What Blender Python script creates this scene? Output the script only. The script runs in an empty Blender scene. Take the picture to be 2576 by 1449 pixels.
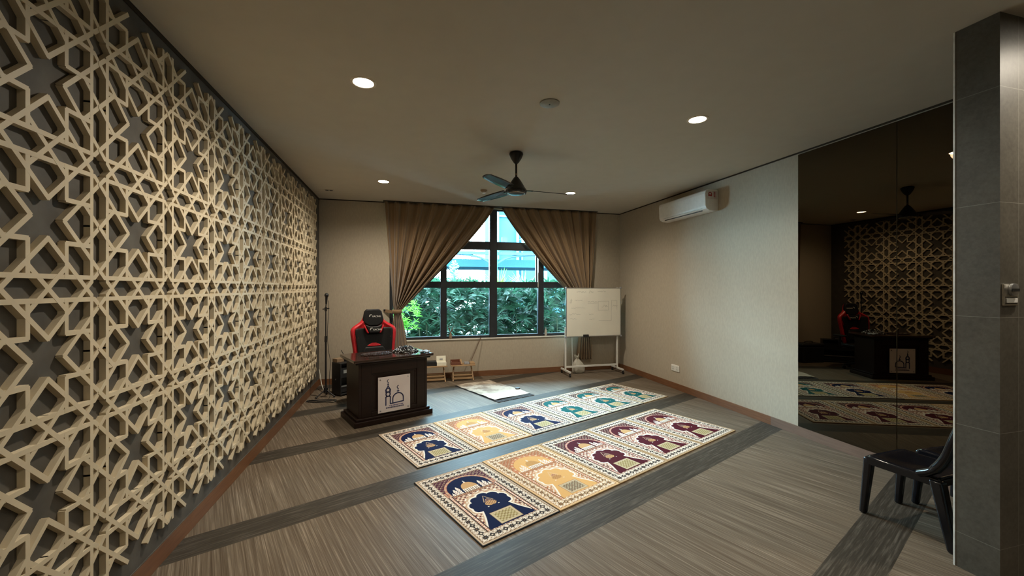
import bpy, bmesh, math, random
from mathutils import Vector, Matrix

SC = bpy.context.scene
COL = SC.collection
PI = math.pi
R = math.radians
random.seed(7)

# ------------------------------------------------------------------ room metrics (metres)
XL, XR, YB, HC = -1.41, 4.271, 7.497, 3.172
ANG = R(22.49)                       # rugs, floor stripes and podium are turned by this
CA, SA = math.cos(ANG), math.sin(ANG)
def UV(u, v, z=0.0): return Vector((u*CA - v*SA, u*SA + v*CA, z))

# ------------------------------------------------------------------ materials
def srgb(r, g, b):
    def f(c):
        c /= 255.0
        return c/12.92 if c <= 0.04045 else ((c+0.055)/1.055)**2.4
    return (f(r), f(g), f(b), 1.0)

class NT:
    def __init__(self, name):
        self.m = bpy.data.materials.new(name); self.m.use_nodes = True
        self.t = self.m.node_tree; self.n = self.t.nodes; self.l = self.t.links
        self.b = self.n['Principled BSDF']; self.out = self.n['Material Output']
    def node(self, kind, **kw):
        nd = self.n.new(kind)
        for k, v in kw.items():
            if k.startswith('in_'):
                key = k[3:]; nd.inputs[int(key) if key.isdigit() else key].default_value = v
            else: setattr(nd, k, v)
        return nd
    def link(self, a, b): self.l.new(a, b)
    def math(self, op, a, b=None):
        nd = self.node('ShaderNodeMath', operation=op)
        for i, x in enumerate((a, b)):
            if x is None: continue
            if isinstance(x, (int, float)): nd.inputs[i].default_value = x
            else: self.link(x, nd.inputs[i])
        return nd.outputs[0]
    def mix(self, fac, a, b):
        nd = self.node('ShaderNodeMix', data_type='RGBA')
        if isinstance(fac, (int, float)): nd.inputs[0].default_value = fac
        else: self.link(fac, nd.inputs[0])
        for i, x in ((6, a), (7, b)):
            if isinstance(x, tuple): nd.inputs[i].default_value = x
            else: self.link(x, nd.inputs[i])
        return nd.outputs[2]
    def coords(self, scale=(1, 1, 1), rot=(0, 0, 0)):
        tc = self.node('ShaderNodeTexCoord'); mp = self.node('ShaderNodeMapping')
        mp.inputs['Scale'].default_value = scale; mp.inputs['Rotation'].default_value = rot
        self.link(tc.outputs['Object'], mp.inputs['Vector']); return mp.outputs[0]
    def noise(self, vec, scale, detail=3, rough=0.5):
        nd = self.node('ShaderNodeTexNoise', in_Scale=scale, in_Detail=detail, in_Roughness=rough)
        self.link(vec, nd.inputs['Vector']); return nd.outputs[0]
    def ramp(self, fac, stops, interp='LINEAR'):
        nd = self.node('ShaderNodeValToRGB'); cr = nd.color_ramp; cr.interpolation = interp
        while len(cr.elements) < len(stops): cr.elements.new(0.5)
        for e, (p, c) in zip(cr.elements, stops): e.position = p; e.color = c
        self.link(fac, nd.inputs[0]); return nd.outputs[0]
    def bump(self, h, strength=0.2, dist=0.01):
        nd = self.node('ShaderNodeBump', in_Strength=strength, in_Distance=dist)
        self.link(h, nd.inputs['Height']); self.link(nd.outputs[0], self.b.inputs['Normal'])

def plain(name, col, rough=0.6, metal=0.0, var=0.06, scale=25.0, bump=0.0, spec=0.5, stretch=(1, 1, 1)):
    t = NT(name)
    v = t.coords(stretch)
    n = t.noise(v, scale, 3)
    dark = tuple(max(0, c*(1-2*var)) for c in col[:3]) + (1,)
    lite = tuple(min(1, c*(1+2*var)) for c in col[:3]) + (1,)
    t.link(t.ramp(n, [(0.3, dark), (0.7, lite)]), t.b.inputs['Base Color'])
    t.b.inputs['Roughness'].default_value = rough
    t.b.inputs['Metallic'].default_value = metal
    t.b.inputs['Specular IOR Level'].default_value = spec
    if bump: t.bump(n, bump, 0.004)
    return t.m

def wood(name, c1, c2, rough=0.45, stretch=(2, 30, 30), scale=3.0, coat=0.0):
    t = NT(name)
    v = t.coords(stretch)
    n = t.noise(v, scale, 5, 0.6)
    t.link(t.ramp(n, [(0.25, c1), (0.75, c2)]), t.b.inputs['Base Color'])
    t.b.inputs['Roughness'].default_value = rough
    t.b.inputs['Coat Weight'].default_value = coat
    t.b.inputs['Coat Roughness'].default_value = 0.1
    t.bump(n, 0.12, 0.002)
    return t.m

def emissive(name, col, strength):
    t = NT(name)
    t.b.inputs['Base Color'].default_value = (0.9, 0.9, 0.9, 1)
    t.b.inputs['Emission Color'].default_value = col
    t.b.inputs['Emission Strength'].default_value = strength
    return t.m

M = {}
M['lattice'] = wood('lattice_wood', (0.58, 0.49, 0.34, 1), (0.68, 0.58, 0.41, 1), 0.55, (12, 3, 3), 3.0)
M['backing'] = plain('screen_backing', (0.082, 0.073, 0.06, 1), 0.7, 0, 0.12, 9)
M['wallpaper'] = plain('beige_wallpaper', (0.43, 0.37, 0.285, 1), 0.8, 0, 0.03, 60, 0.08, 0.3, (1, 1, 0.3))
M['ceiling'] = plain('ceiling_paint', (0.56, 0.51, 0.43, 1), 0.9, 0, 0.01, 6, 0, 0.2)
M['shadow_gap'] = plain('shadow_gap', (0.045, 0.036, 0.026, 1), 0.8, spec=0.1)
M['base_wood'] = wood('baseboard_wood', (0.13, 0.055, 0.025, 1), (0.22, 0.1, 0.045, 1), 0.4, (25, 2, 25), 2.5)
M['base_wood_x'] = wood('baseboard_wood_x', (0.13, 0.055, 0.025, 1), (0.22, 0.1, 0.045, 1), 0.4, (2, 25, 25), 2.5)
M['kerb_wood'] = wood('mirror_kerb_wood', (0.14, 0.085, 0.06, 1), (0.2, 0.125, 0.09, 1), 0.4, (25, 2, 25), 2.5)
M['dark_frame'] = plain('window_frame_metal', (0.018, 0.02, 0.024, 1), 0.4, 0.0, 0.1, 10)
M['sill'] = plain('white_sill', (0.75, 0.72, 0.66, 1), 0.4, 0, 0.02)
M['white_plastic'] = plain('white_plastic', (0.78, 0.76, 0.71, 1), 0.35, 0, 0.02)
M['white_metal'] = plain('white_metal', (0.72, 0.71, 0.66, 1), 0.3, 0.1, 0.02)
M['board_white'] = plain('whiteboard_face', (0.74, 0.71, 0.61, 1), 0.25, 0, 0.02, 3)
M['alu'] = plain('aluminium', (0.5, 0.5, 0.5, 1), 0.35, 0.9, 0.03)
M['steel'] = plain('brushed_steel', (0.55, 0.52, 0.45, 1), 0.3, 0.95, 0.05)
M['black'] = plain('black_plastic', (0.012, 0.012, 0.013, 1), 0.45, 0, 0.1)
M['black_gloss'] = plain('glossy_black_plastic', (0.006, 0.006, 0.008, 1), 0.16, 0, 0.1)
M['fan_black'] = plain('fan_black_enamel', (0.012, 0.011, 0.01, 1), 0.35, 0, 0.1)
M['fan_blade'] = plain('fan_blade_enamel', (0.03, 0.03, 0.032, 1), 0.22, 0.3, 0.1)
M['black_leather'] = plain('black_leather', (0.01, 0.0095, 0.0095, 1), 0.5, 0, 0.1, 60, 0.1, 0.2)
M['red_leather'] = plain('red_leather', (0.5, 0.012, 0.02, 1), 0.4, 0, 0.06, 60, 0.1)
M['podium'] = wood('dark_stained_wood', (0.009, 0.0045, 0.003, 1), (0.019, 0.009, 0.0055, 1), 0.4, (3, 3, 25), 3, 0.0)
M['podium'].node_tree.nodes['Principled BSDF'].inputs['Specular IOR Level'].default_value = 0.25
M['podium_top'] = wood('dark_stained_wood_top', (0.016, 0.008, 0.005, 1), (0.035, 0.016, 0.01, 1), 0.2, (2, 25, 25), 3, 0.5)
M['plaque'] = plain('pale_acrylic', (0.62, 0.55, 0.53, 1), 0.3, 0, 0.02, 5)
M['navy_print'] = plain('navy_print', (0.03, 0.035, 0.1, 1), 0.5)
M['violet_print'] = plain('violet_print', (0.12, 0.09, 0.2, 1), 0.5)
M['marker'] = plain('faint_marker', (0.2, 0.2, 0.18, 1), 0.5)
M['pine'] = wood('pale_pine', (0.33, 0.2, 0.1, 1), (0.45, 0.29, 0.15, 1), 0.5, (3, 25, 25), 3)
M['tray_wood'] = wood('red_brown_wood', (0.14, 0.05, 0.028, 1), (0.2, 0.075, 0.04, 1), 0.45, (3, 20, 20), 3)
M['card'] = plain('white_card', (0.78, 0.75, 0.62, 1), 0.7, 0, 0.02)
M['grey_plastic'] = plain('grey_plastic', (0.3, 0.31, 0.33, 1), 0.4)
M['brown_stick'] = wood('brown_stick', (0.1, 0.06, 0.035, 1), (0.16, 0.1, 0.06, 1), 0.6, (20, 20, 2), 4)
M['dry_stem'] = plain('dry_stems', (0.12, 0.05, 0.03, 1), 0.8)
M['clay'] = plain('small_clay_vase', (0.25, 0.17, 0.1, 1), 0.6)
M['bag'] = plain('white_bag_plastic', (0.45, 0.42, 0.35, 1), 0.45, 0, 0.05, 12, 0.3)
M['cable'] = plain('black_rubber', (0.012, 0.012, 0.012, 1), 0.55)
M['white_cable'] = plain('white_cable', (0.6, 0.58, 0.5, 1), 0.5)
M['red_print'] = plain('red_label_print', (0.35, 0.025, 0.03, 1), 0.5)
M['label_white'] = plain('label_paper', (0.62, 0.56, 0.53, 1), 0.5)
M['clear_bead'] = plain('clear_beads', (0.75, 0.76, 0.78, 1), 0.08, 0.3)
M['dark_bead'] = plain('dark_beads', (0.014, 0.011, 0.01, 1), 0.15)
M['brown_bead'] = plain('brown_beads', (0.035, 0.016, 0.009, 1), 0.25)
M['blue_cloth'] = plain('blue_grey_cloth', (0.32, 0.4, 0.48, 1), 0.7)
M['tan_cloth'] = plain('tan_towel', (0.42, 0.34, 0.25, 1), 0.9)
M['trim_white'] = plain('white_edge_trim', (0.75, 0.74, 0.7, 1), 0.4)
M['pergola'] = plain('blue_grey_steel', (0.03, 0.068, 0.1, 1), 0.6, spec=0.0)
M['facade'] = plain('blue_facade', (0.02, 0.056, 0.085, 1), 0.6, spec=0.0)
M['facade_line'] = plain('pale_facade_mullion', (0.05, 0.11, 0.15, 1), 0.6, spec=0.0)
M['outdoor_wall'] = plain('pale_outdoor_wall', (0.8, 0.82, 0.82, 1), 0.8)
M['soil'] = plain('dark_soil', (0.03, 0.026, 0.02, 1), 0.9)
M['trunk'] = plain('palm_canes', (0.03, 0.045, 0.02, 1), 0.7)

def curtain_mat():
    t = NT('brown_curtain_cloth')
    v = t.coords((60, 60, 60)); n = t.noise(v, 6, 2)
    t.link(t.ramp(n, [(0.3, (0.2, 0.125, 0.06, 1)), (0.7, (0.25, 0.16, 0.08, 1))]), t.b.inputs['Base Color'])
    t.b.inputs['Roughness'].default_value = 0.75
    t.b.inputs['Sheen Weight'].default_value = 0.3
    return t.m
M['curtain'] = curtain_mat()

def leaf_mat(name, c1, c2, trans=0.3):
    t = NT(name)
    at = t.node('ShaderNodeAttribute', attribute_name='tone')
    t.link(t.ramp(at.outputs['Fac'], [(0.0, c1), (1.0, c2)]), t.b.inputs['Base Color'])
    t.b.inputs['Roughness'].default_value = 0.45
    t.b.inputs['Specular IOR Level'].default_value = 0.22
    tr = t.node('ShaderNodeBsdfTranslucent')
    t.link(t.ramp(at.outputs['Fac'], [(0.0, c1), (1.0, c2)]), tr.inputs['Color'])
    mx = t.node('ShaderNodeMixShader'); mx.inputs[0].default_value = trans
    t.link(t.b.outputs[0], mx.inputs[1]); t.link(tr.outputs[0], mx.inputs[2])
    t.link(mx.outputs[0], t.out.inputs['Surface'])
    return t.m
M['leaf'] = leaf_mat('palm_leaves', (0.004, 0.02, 0.011, 1), (0.022, 0.08, 0.042, 1))
M['lime_leaf'] = leaf_mat('lime_leaves', (0.06, 0.22, 0.02, 1), (0.15, 0.42, 0.05, 1), 0.4)
M['pale_leaf'] = leaf_mat('pale_teal_leaves', (0.1, 0.35, 0.25, 1), (0.2, 0.5, 0.4, 1), 0.4)

def glass_mat():
    t = NT('window_glass')
    tr = t.node('ShaderNodeBsdfTransparent'); tr.inputs['Color'].default_value = (0.86, 0.95, 0.96, 1)
    gl = t.node('ShaderNodeBsdfGlossy', in_Roughness=0.02)
    lw = t.node('ShaderNodeFresnel', in_IOR=1.35)
    mx = t.node('ShaderNodeMixShader')
    t.link(lw.outputs[0], mx.inputs[0]); t.link(tr.outputs[0], mx.inputs[1]); t.link(gl.outputs[0], mx.inputs[2])
    t.link(mx.outputs[0], t.out.inputs['Surface'])
    return t.m
M['glass'] = glass_mat()

def mirror_mat():
    t = NT('bronze_mirror')
    t.b.inputs['Base Color'].default_value = (0.1, 0.08, 0.055, 1)
    t.b.inputs['Metallic'].default_value = 1.0
    t.b.inputs['Roughness'].default_value = 0.006
    t.b.inputs['Specular Tint'].default_value = (0.3, 0.27, 0.22, 1)
    return t.m
M['mirror'] = mirror_mat()

def floor_mat():
    t = NT('vinyl_plank_floor')
    uv = t.coords((1, 1, 1), (0, 0, -ANG))            # x along the stripes, y across them
    sep = t.node('ShaderNodeSeparateXYZ'); t.link(uv, sep.inputs[0])
    u, v = sep.outputs[0], sep.outputs[1]
    vv = t.math('DIVIDE', t.math('SUBTRACT', v, 0.545), 1.312)
    fr = t.math('FRACT', t.math('ADD', vv, 20.0))
    stripe = t.math('LESS_THAN', fr, 0.2015)
    # field: planks lie along v
    def grain(sx, sy, s1, s2):
        mp = t.node('ShaderNodeMapping'); mp.inputs['Scale'].default_value = (sx, sy, 1)
        t.link(uv, mp.inputs['Vector'])
        a = t.noise(mp.outputs[0], s1, 4, 0.65)
        mp2 = t.node('ShaderNodeMapping'); mp2.inputs['Scale'].default_value = (sx*2.6, sy*0.8, 1)
        t.link(uv, mp2.inputs['Vector'])
        b = t.noise(mp2.outputs[0], s2, 3, 0.6)
        return t.math('ADD', t.math('MULTIPLY', a, 0.55), t.math('MULTIPLY', b, 0.45))
    gf = grain(34.0, 0.6, 2.0, 3.0)
    field = t.ramp(gf, [(0.30, (0.045, 0.031, 0.02, 1)), (0.44, (0.105, 0.08, 0.056, 1)), (0.54, (0.15, 0.12, 0.088, 1)), (0.66, (0.31, 0.26, 0.2, 1))])
    gs = grain(0.8, 34.0, 2.0, 3.0)
    dark = t.ramp(gs, [(0.3, (0.024, 0.019, 0.014, 1)), (0.5, (0.046, 0.039, 0.03, 1)), (0.68, (0.115, 0.1, 0.08, 1))])
    # tone per plank in the field
    pk = t.math('FLOOR', t.math('DIVIDE', u, 0.1312))
    rw = t.math('FLOOR', vv)
    cb = t.node('ShaderNodeCombineXYZ'); t.link(pk, cb.inputs[0]); t.link(rw, cb.inputs[1])
    wn = t.node('ShaderNodeTexWhiteNoise', noise_dimensions='2D'); t.link(cb.outputs[0], wn.inputs['Vector'])
    tone = t.ramp(wn.outputs['Value'], [(0, (0.93, 0.93, 0.93, 1)), (1, (1.05, 1.04, 1.03, 1))])
    mul = t.node('ShaderNodeMix', data_type='RGBA', blend_type='MULTIPLY'); mul.inputs[0].default_value = 1.0
    t.link(field, mul.inputs[6]); t.link(tone, mul.inputs[7])
    t.link(t.mix(stripe, mul.outputs[2], dark), t.b.inputs['Base Color'])
    t.b.inputs['Roughness'].default_value = 0.48
    t.b.inputs['Specular IOR Level'].default_value = 0.11
    t.bump(gf, 0.05, 0.002)
    return t.m
M['floor'] = floor_mat()

def tile_mat():
    t = NT('grey_stone_tile')
    v = t.coords((1, 1, 1))
    n = t.noise(v, 45, 4, 0.65); n2 = t.noise(v, 5, 3)
    base = t.ramp(t.math('ADD', t.math('MULTIPLY', n, 0.6), t.math('MULTIPLY', n2, 0.4)), [(0.35, (0.066, 0.058, 0.044, 1)), (0.65, (0.106, 0.095, 0.074, 1))])
    sep = t.node('ShaderNodeSeparateXYZ'); t.link(v, sep.inputs[0])
    fz = t.math('FRACT', t.math('DIVIDE', t.math('ADD', sep.outputs[2], 0.433), 0.639))
    jz = t.math('LESS_THAN', fz, 0.0045)
    fx = t.math('FRACT', t.math('DIVIDE', t.math('ADD', sep.outputs[0], -3.322+6.0), 0.6))
    jx = t.math('LESS_THAN', fx, 0.0045)
    t.link(t.mix(t.math('MAXIMUM', jz, jx), base, (0.2, 0.19, 0.16, 1)), t.b.inputs['Base Color'])
    t.b.inputs['Roughness'].default_value = 0.5
    t.bump(n, 0.1, 0.002)
    return t.m
M['tile'] = tile_mat()

# ------------------------------------------------------------------ mesh builder
class MB:
    def __init__(self): self.v = []; self.f = []
    def add(self, vs, fs):
        o = len(self.v); self.v += [tuple(x) for x in vs]; self.f += [tuple(i+o for i in f) for f in fs]
    def box(self, x0, x1, y0, y1, z0, z1, mat=None):
        vs = [Vector(p) for p in ((x0,y0,z0),(x1,y0,z0),(x1,y1,z0),(x0,y1,z0),(x0,y0,z1),(x1,y0,z1),(x1,y1,z1),(x0,y1,z1))]
        if mat: vs = [mat @ p for p in vs]
        self.add(vs, [(0,3,2,1),(4,5,6,7),(0,1,5,4),(1,2,6,5),(2,3,7,6),(3,0,4,7)])
    def bar(self, a, b, w, h=None, up=(0, 0, 1)):
        a, b = Vector(a), Vector(b); h = w if h is None else h
        d = (b-a).normalized(); up = Vector(up)
        if abs(d.dot(up)) > 0.99: up = Vector((1, 0, 0))
        s = d.cross(up).normalized()*w/2; t = s.cross(d).normalized()*h/2
        vs = [a-s-t, a+s-t, a+s+t, a-s+t, b-s-t, b+s-t, b+s+t, b-s+t]
        self.add(vs, [(0,1,2,3),(4,7,6,5),(0,4,5,1),(1,5,6,2),(2,6,7,3),(3,7,4,0)])
    def tube(self, pts, r, n=8, caps=True):
        pts = [Vector(p) for p in pts]; rs = r if isinstance(r, (list, tuple)) else [r]*len(pts)
        rings = []; ref = None
        for i, p in enumerate(pts):
            d = (pts[min(i+1, len(pts)-1)] - pts[max(i-1, 0)]).normalized()
            if ref is None:
                ref = Vector((0, 0, 1)) if abs(d.z) < 0.9 else Vector((1, 0, 0))
            a = (ref - d*ref.dot(d)).normalized(); ref = a; b = d.cross(a)
            rings.append([p + (a*math.cos(2*PI*k/n) + b*math.sin(2*PI*k/n))*rs[i] for k in range(n)])
        vs = [q for rg in rings for q in rg]; fs = []
        for i in range(len(rings)-1):
            for k in range(n):
                fs.append((i*n+k, i*n+(k+1) % n, (i+1)*n+(k+1) % n, (i+1)*n+k))
        if caps:
            fs.append(tuple(reversed(range(n)))); fs.append(tuple((len(rings)-1)*n+k for k in range(n)))
        self.add(vs, fs)
    def lathe(self, prof, n=24, mat=None, caps=True):
        vs = []; fs = []
        for r, z in prof:
            for k in range(n):
                p = Vector((r*math.cos(2*PI*k/n), r*math.sin(2*PI*k/n), z)); vs.append(mat @ p if mat else p)
        for i in range(len(prof)-1):
            for k in range(n):
                fs.append((i*n+k, i*n+(k+1) % n, (i+1)*n+(k+1) % n, (i+1)*n+k))
        if caps:
            fs.append(tuple(reversed(range(n)))); fs.append(tuple((len(prof)-1)*n+k for k in range(n)))
        self.add(vs, fs)
    def prism(self, poly, d0, d1, fn):
        """polygon of 2D points extruded from d0 to d1; fn(a, b, d) -> point"""
        n = len(poly)
        vs = [fn(a, b, d0) for a, b in poly] + [fn(a, b, d1) for a, b in poly]
        fs = [tuple(reversed(range(n))), tuple(range(n, 2*n))]
        for k in range(n): fs.append((k, (k+1) % n, n+(k+1) % n, n+k))
        self.add(vs, fs)
    def sheet(self, rows, thick=0.0):
        """grid of points rows[i][j]"""
        nr, nc = len(rows), len(rows[0])
        vs = [p for r in rows for p in r]; fs = []
        for i in range(nr-1):
            for j in range(nc-1):
                fs.append((i*nc+j, i*nc+j+1, (i+1)*nc+j+1, (i+1)*nc+j))
        self.add(vs, fs)
    def sphere(self, c, r, nu=10, nv=7, sc=(1, 1, 1)):
        c = Vector(c); prof = []
        for j in range(nv+1):
            th = PI*j/nv; prof.append((max(1e-4, math.sin(th)), -math.cos(th)))
        self.lathe([(a*r, b*r) for a, b in prof], nu, Matrix.Translation(c) @ Matrix.Diagonal((sc[0], sc[1], sc[2], 1)), False)
    def build(self, name, mat, parent=None, smooth=None, bevel=0.0, seg=2, solid=0.0, sub=0, recalc=True):
        me = bpy.data.meshes.new(name)
        me.from_pydata(self.v, [], self.f); me.update()
        if recalc:
            bm = bmesh.new(); bm.from_mesh(me)
            bmesh.ops.recalc_face_normals(bm, faces=bm.faces); bm.to_mesh(me); bm.free()
        o = bpy.data.objects.new(name, me); COL.objects.link(o)
        me.materials.append(mat)
        if smooth is not None:
            me.polygons.foreach_set('use_smooth', [True]*len(me.polygons))
            me.set_sharp_from_angle(angle=R(smooth))
        if solid:
            m = o.modifiers.new('Solidify', 'SOLIDIFY'); m.thickness = solid; m.offset = 0
        if bevel:
            m = o.modifiers.new('Bevel', 'BEVEL'); m.width = bevel; m.segments = seg; m.limit_method = 'ANGLE'; m.angle_limit = R(40)
        if sub:
            m = o.modifiers.new('Subdivision', 'SUBSURF'); m.levels = sub; m.render_levels = sub
        if parent is not None: o.parent = parent
        return o

def tag(o, label=None, cat=None, group=None, kind=None):
    if label: o['label'] = label
    if cat: o['category'] = cat
    if group: o['group'] = group
    if kind: o['kind'] = kind
    return o
def thing(name, label, cat, loc=(0, 0, 0), rz=0.0, group=None):
    o = bpy.data.objects.new(name, None); COL.objects.link(o)
    o.empty_display_size = 0.1
    o.location = loc; o.rotation_euler = (0, 0, rz)
    return tag(o, label, cat, group)
def kids(o): return [c for c in COL.objects if c.parent == o]
def dup(root, loc=None, rz=None, label=None):
    r = root.copy(); COL.objects.link(r)
    if loc is not None: r.location = loc
    if rz is not None: r.rotation_euler = (0, 0, rz)
    if label: r['label'] = label
    for ch in kids(root):
        c = ch.copy(); COL.objects.link(c); c.parent = r
        for g in kids(ch):
            d = g.copy(); COL.objects.link(d); d.parent = c
    return r
def struct(name, mb, mat, label=None, **kw):
    o = mb.build(name, mat, **kw); o['kind'] = 'structure'
    if label: o['label'] = label
    return o
def box(name, mat, parent, x0, x1, y0, y1, z0, z1, bevel=0.0, **kw):
    m = MB(); m.box(x0, x1, y0, y1, z0, z1); return m.build(name, mat, parent, bevel=bevel, **kw)

# ------------------------------------------------------------------ the room shell
YN, XC = -2.4, 5.9                      # wall behind the camera, end of the entrance lobby
m = MB(); m.box(-1.7, XC+0.1, YN-0.1, YB+0.15, -0.1, 0.0); struct('floor', m, M['floor'])
m = MB(); m.box(-1.7, XC+0.1, YN-0.1, YB+0.15, HC, HC+0.1); struct('ceiling', m, M['ceiling'])
XBK = -1.4175                            # face of the dark panel behind the lattice
m = MB(); m.box(-1.7, XBK, YN, YB, 0, HC); struct('wall_left', m, M['backing'])
WX0, WX1, WZ0, WZ1 = -0.27, 3.5, 0.715, 3.14      # window opening
m = MB()
m.box(-1.7, WX0, YB, YB+0.15, 0, HC); m.box(WX1, XC+0.1, YB, YB+0.15, 0, HC)
m.box(WX0, WX1, YB, YB+0.15, 0, WZ0); m.box(WX0, WX1, YB, YB+0.15, WZ1, HC)
struct('wall_back', m, M['wallpaper'])
m = MB(); m.box(XR, XR+0.12, 1.667, YB, 0, HC); struct('wall_right', m, M['wallpaper'])
PX, PY0, PY1 = 3.165, 1.473, 1.667      # stub wall clad in grey tile
m = MB(); m.box(PX, XC, PY0, PY1, 0, HC); struct('wall_partition', m, M['tile'], 'grey tiled stub wall')
m = MB(); m.box(XC, XC+0.1, YN, PY0, 0, HC); struct('wall_lobby', m, M['wallpaper'])
m = MB(); m.box(-1.7, XC, YN-0.1, YN, 0, HC); struct('wall_near', m, M['wallpaper'])
m = MB(); m.box(PX-0.002, PX+0.003, PY1-0.006, PY1+0.003, 0, HC-0.001); struct('trim_1', m, M['trim_white'], 'white edge trim')
# dark shadow line round the ceiling
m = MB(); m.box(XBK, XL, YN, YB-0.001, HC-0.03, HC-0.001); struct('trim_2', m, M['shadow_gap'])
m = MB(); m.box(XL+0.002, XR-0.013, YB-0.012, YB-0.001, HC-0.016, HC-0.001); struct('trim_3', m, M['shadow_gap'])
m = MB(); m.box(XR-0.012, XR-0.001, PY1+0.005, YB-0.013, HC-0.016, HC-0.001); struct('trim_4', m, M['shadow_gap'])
# baseboards
m = MB(); m.box(XBK, XL, YN, YB-0.001, 0.001, 0.114); struct('baseboard_left', m, M['base_wood'])
m = MB(); m.box(XL+0.001, XR-0.014, YB-0.013, YB-0.001, 0.001, 0.1); struct('baseboard_back', m, M['base_wood_x'])
m = MB(); m.box(XR-0.013, XR-0.001, 3.93, YB-0.001, 0.001, 0.1); struct('baseboard_right', m, M['base_wood'])
m = MB(); m.box(XR-0.014, XR-0.001, PY1+0.005, 3.928, 0.001, 0.1); struct('baseboard_mirror', m, M['kerb_wood'])
# dark cap strip over the left baseboard
m = MB(); m.box(XBK+0.0005, XL-0.001, YN, YB-0.001, 0.1145, 0.119); struct('trim_5', m, M['backing'])

# ------------------------------------------------------------------ lattice screen
def lattice():
    S = 0.5692; X0 = -1.39; T = 0.027; w = 0.0200
    a, b = 0.0865, 0.142; q = 0.338
    segs = set()
    def s(p, r): segs.add((round(p[0], 5), round(p[1], 5), round(r[0], 5), round(r[1], 5)))
    base = [((b-a, a), (0.5, a)), ((b, 0), (0.5, 0.5-b)), ((q, q), (q, a)), ((0.5, 0), (q, 0.5-q)), ((b, 0), (a, b-a))]
    for p, r in base:
        for sw in (0, 1):
            P, Q = ((p[1], p[0]), (r[1], r[0])) if sw else (p, r)
            for mx in (0, 1):
                for my in (0, 1):
                    f = lambda t: ((1-t[0]) if mx else t[0], (1-t[1]) if my else t[1])
                    s(f(P), f(Q))
    Y0, Z0 = 2.340, 1.648
    order = sorted(segs)
    m = MB()
    vmin, vmax = -2.5, 2.5
    for i in range(-7, 9):
        for j in range(-3, 3):
            for idx, (u0, v0, u1, v1) in enumerate(order):
                A = (i+u0, j+v0); B = (i+u1, j+v1)
                d = Vector((B[0]-A[0], B[1]-A[1])); L = d.length; d /= L
                e = w/2*0.42/S
                A = (A[0]-d.x*e, A[1]-d.y*e); B = (B[0]+d.x*e, B[1]+d.y*e)
                # clip to the panel edge
                lo, hi = 0.0, 1.0
                for k, (mn, mxx) in ((0, (-7.0, 8.5)), (1, (vmin, vmax))):
                    dd = B[k]-A[k]
                    if abs(dd) < 1e-9:
                        if A[k] < mn or A[k] > mxx: lo, hi = 1, 0
                        continue
                    t0, t1 = (mn-A[k])/dd, (mxx-A[k])/dd
                    if t0 > t1: t0, t1 = t1, t0
                    lo, hi = max(lo, t0), min(hi, t1)
                if hi-lo < 0.02: continue
                P = (A[0]+(B[0]-A[0])*lo, A[1]+(B[1]-A[1])*lo); Q = (A[0]+(B[0]-A[0])*hi, A[1]+(B[1]-A[1])*hi)
                tt = T - 0.00005*idx - 0.000013*((i+2*j) % 3)        # no two crossing bars share a front plane
                xm = X0-T+tt/2
                m.bar((xm, Y0+P[0]*S, Z0+P[1]*S), (xm, Y0+Q[0]*S, Z0+Q[1]*S), w, tt, (1, 0, 0))
    o = m.build('lattice_screen', M['lattice'], recalc=False)
    tag(o, 'pale wooden lattice screen of star pattern covering the dark left wall', 'lattice screen')
lattice()

# ------------------------------------------------------------------ mirrors on the right wall
for nm, y0, y1, lab in (('a', 2.638, 3.582, 'tall bronze tinted mirror panel next to the beige wall'),
                        ('b', 1.672, 2.633, 'tall bronze tinted mirror panel half hidden by the grey tiled wall')):
    m = MB(); m.box(XR-0.009, XR-0.001, y0, y1, 0.102, HC-0.028)
    tag(m.build('wall_mirror', M['mirror'], bevel=0.0015, seg=1), lab, 'mirror', 'bronze mirror panels')

# ------------------------------------------------------------------ window
def window():
    fy0, fy1 = YB+0.02, YB+0.1
    fr = MB()
    # outer frame
    fr.box(WX0, WX0+0.06, fy0, fy1, WZ0, WZ1); fr.box(WX1-0.06, WX1, fy0, fy1, WZ0, WZ1)
    fr.box(WX0, WX1, fy0, fy1, WZ0, WZ0+0.045); fr.box(WX0, WX1, fy0, fy1, WZ1-0.03, WZ1)
    mul = [0.68, 1.613, 2.565]
    for x in mul:
        hw = 0.072 if x == 1.613 else 0.056
        fr.box(x-hw, x+hw, fy0-0.012, fy1, WZ0, WZ1)
    fr.box(WX0, WX1, fy0-0.006, fy1, 1.652, 1.768)
    fr.box(WX0, WX1, fy0-0.006, fy1, 2.37, 2.525)
    root = fr.build('window_1', M['dark_frame'], bevel=0.004, seg=1); root['kind'] = 'structure'
    xs = [WX0+0.06, 0.68, 1.613, 2.565, WX1-0.06]
    zs = [(WZ0+0.045, 1.652), (1.768, 2.37), (2.525, WZ1-0.03)]
    for i in range(4):
        for z0, z1 in zs:
            a = xs[i] + (0 if i == 0 else (0.072 if i == 2 else 0.056)); b = xs[i+1] - (0 if i == 3 else (0.072 if i == 1 else 0.056))
            p = MB(); p.box(a, b, YB+0.055, YB+0.06, z0, z1); p.build('pane', M['glass'], root)
    # opening sash beside the right mullion
    s = MB(); s.box(2.455, 2.485, fy0-0.02, fy0+0.02, 1.77, 2.36); s.build('sash_frame', M['dark_frame'], root)
    h = MB(); h.bar((2.498, fy0-0.02, 1.66), (2.498, fy0-0.02, 1.95), 0.012); h.build('handle', M['white_metal'], root)
    st = MB(); st.box(WX0, WX1, YB-0.02, YB+0.02, WZ0-0.022, WZ0-0.0005); so = struct('trim_6', st, M['sill'], 'white window sill', bevel=0.003)
window()

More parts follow.
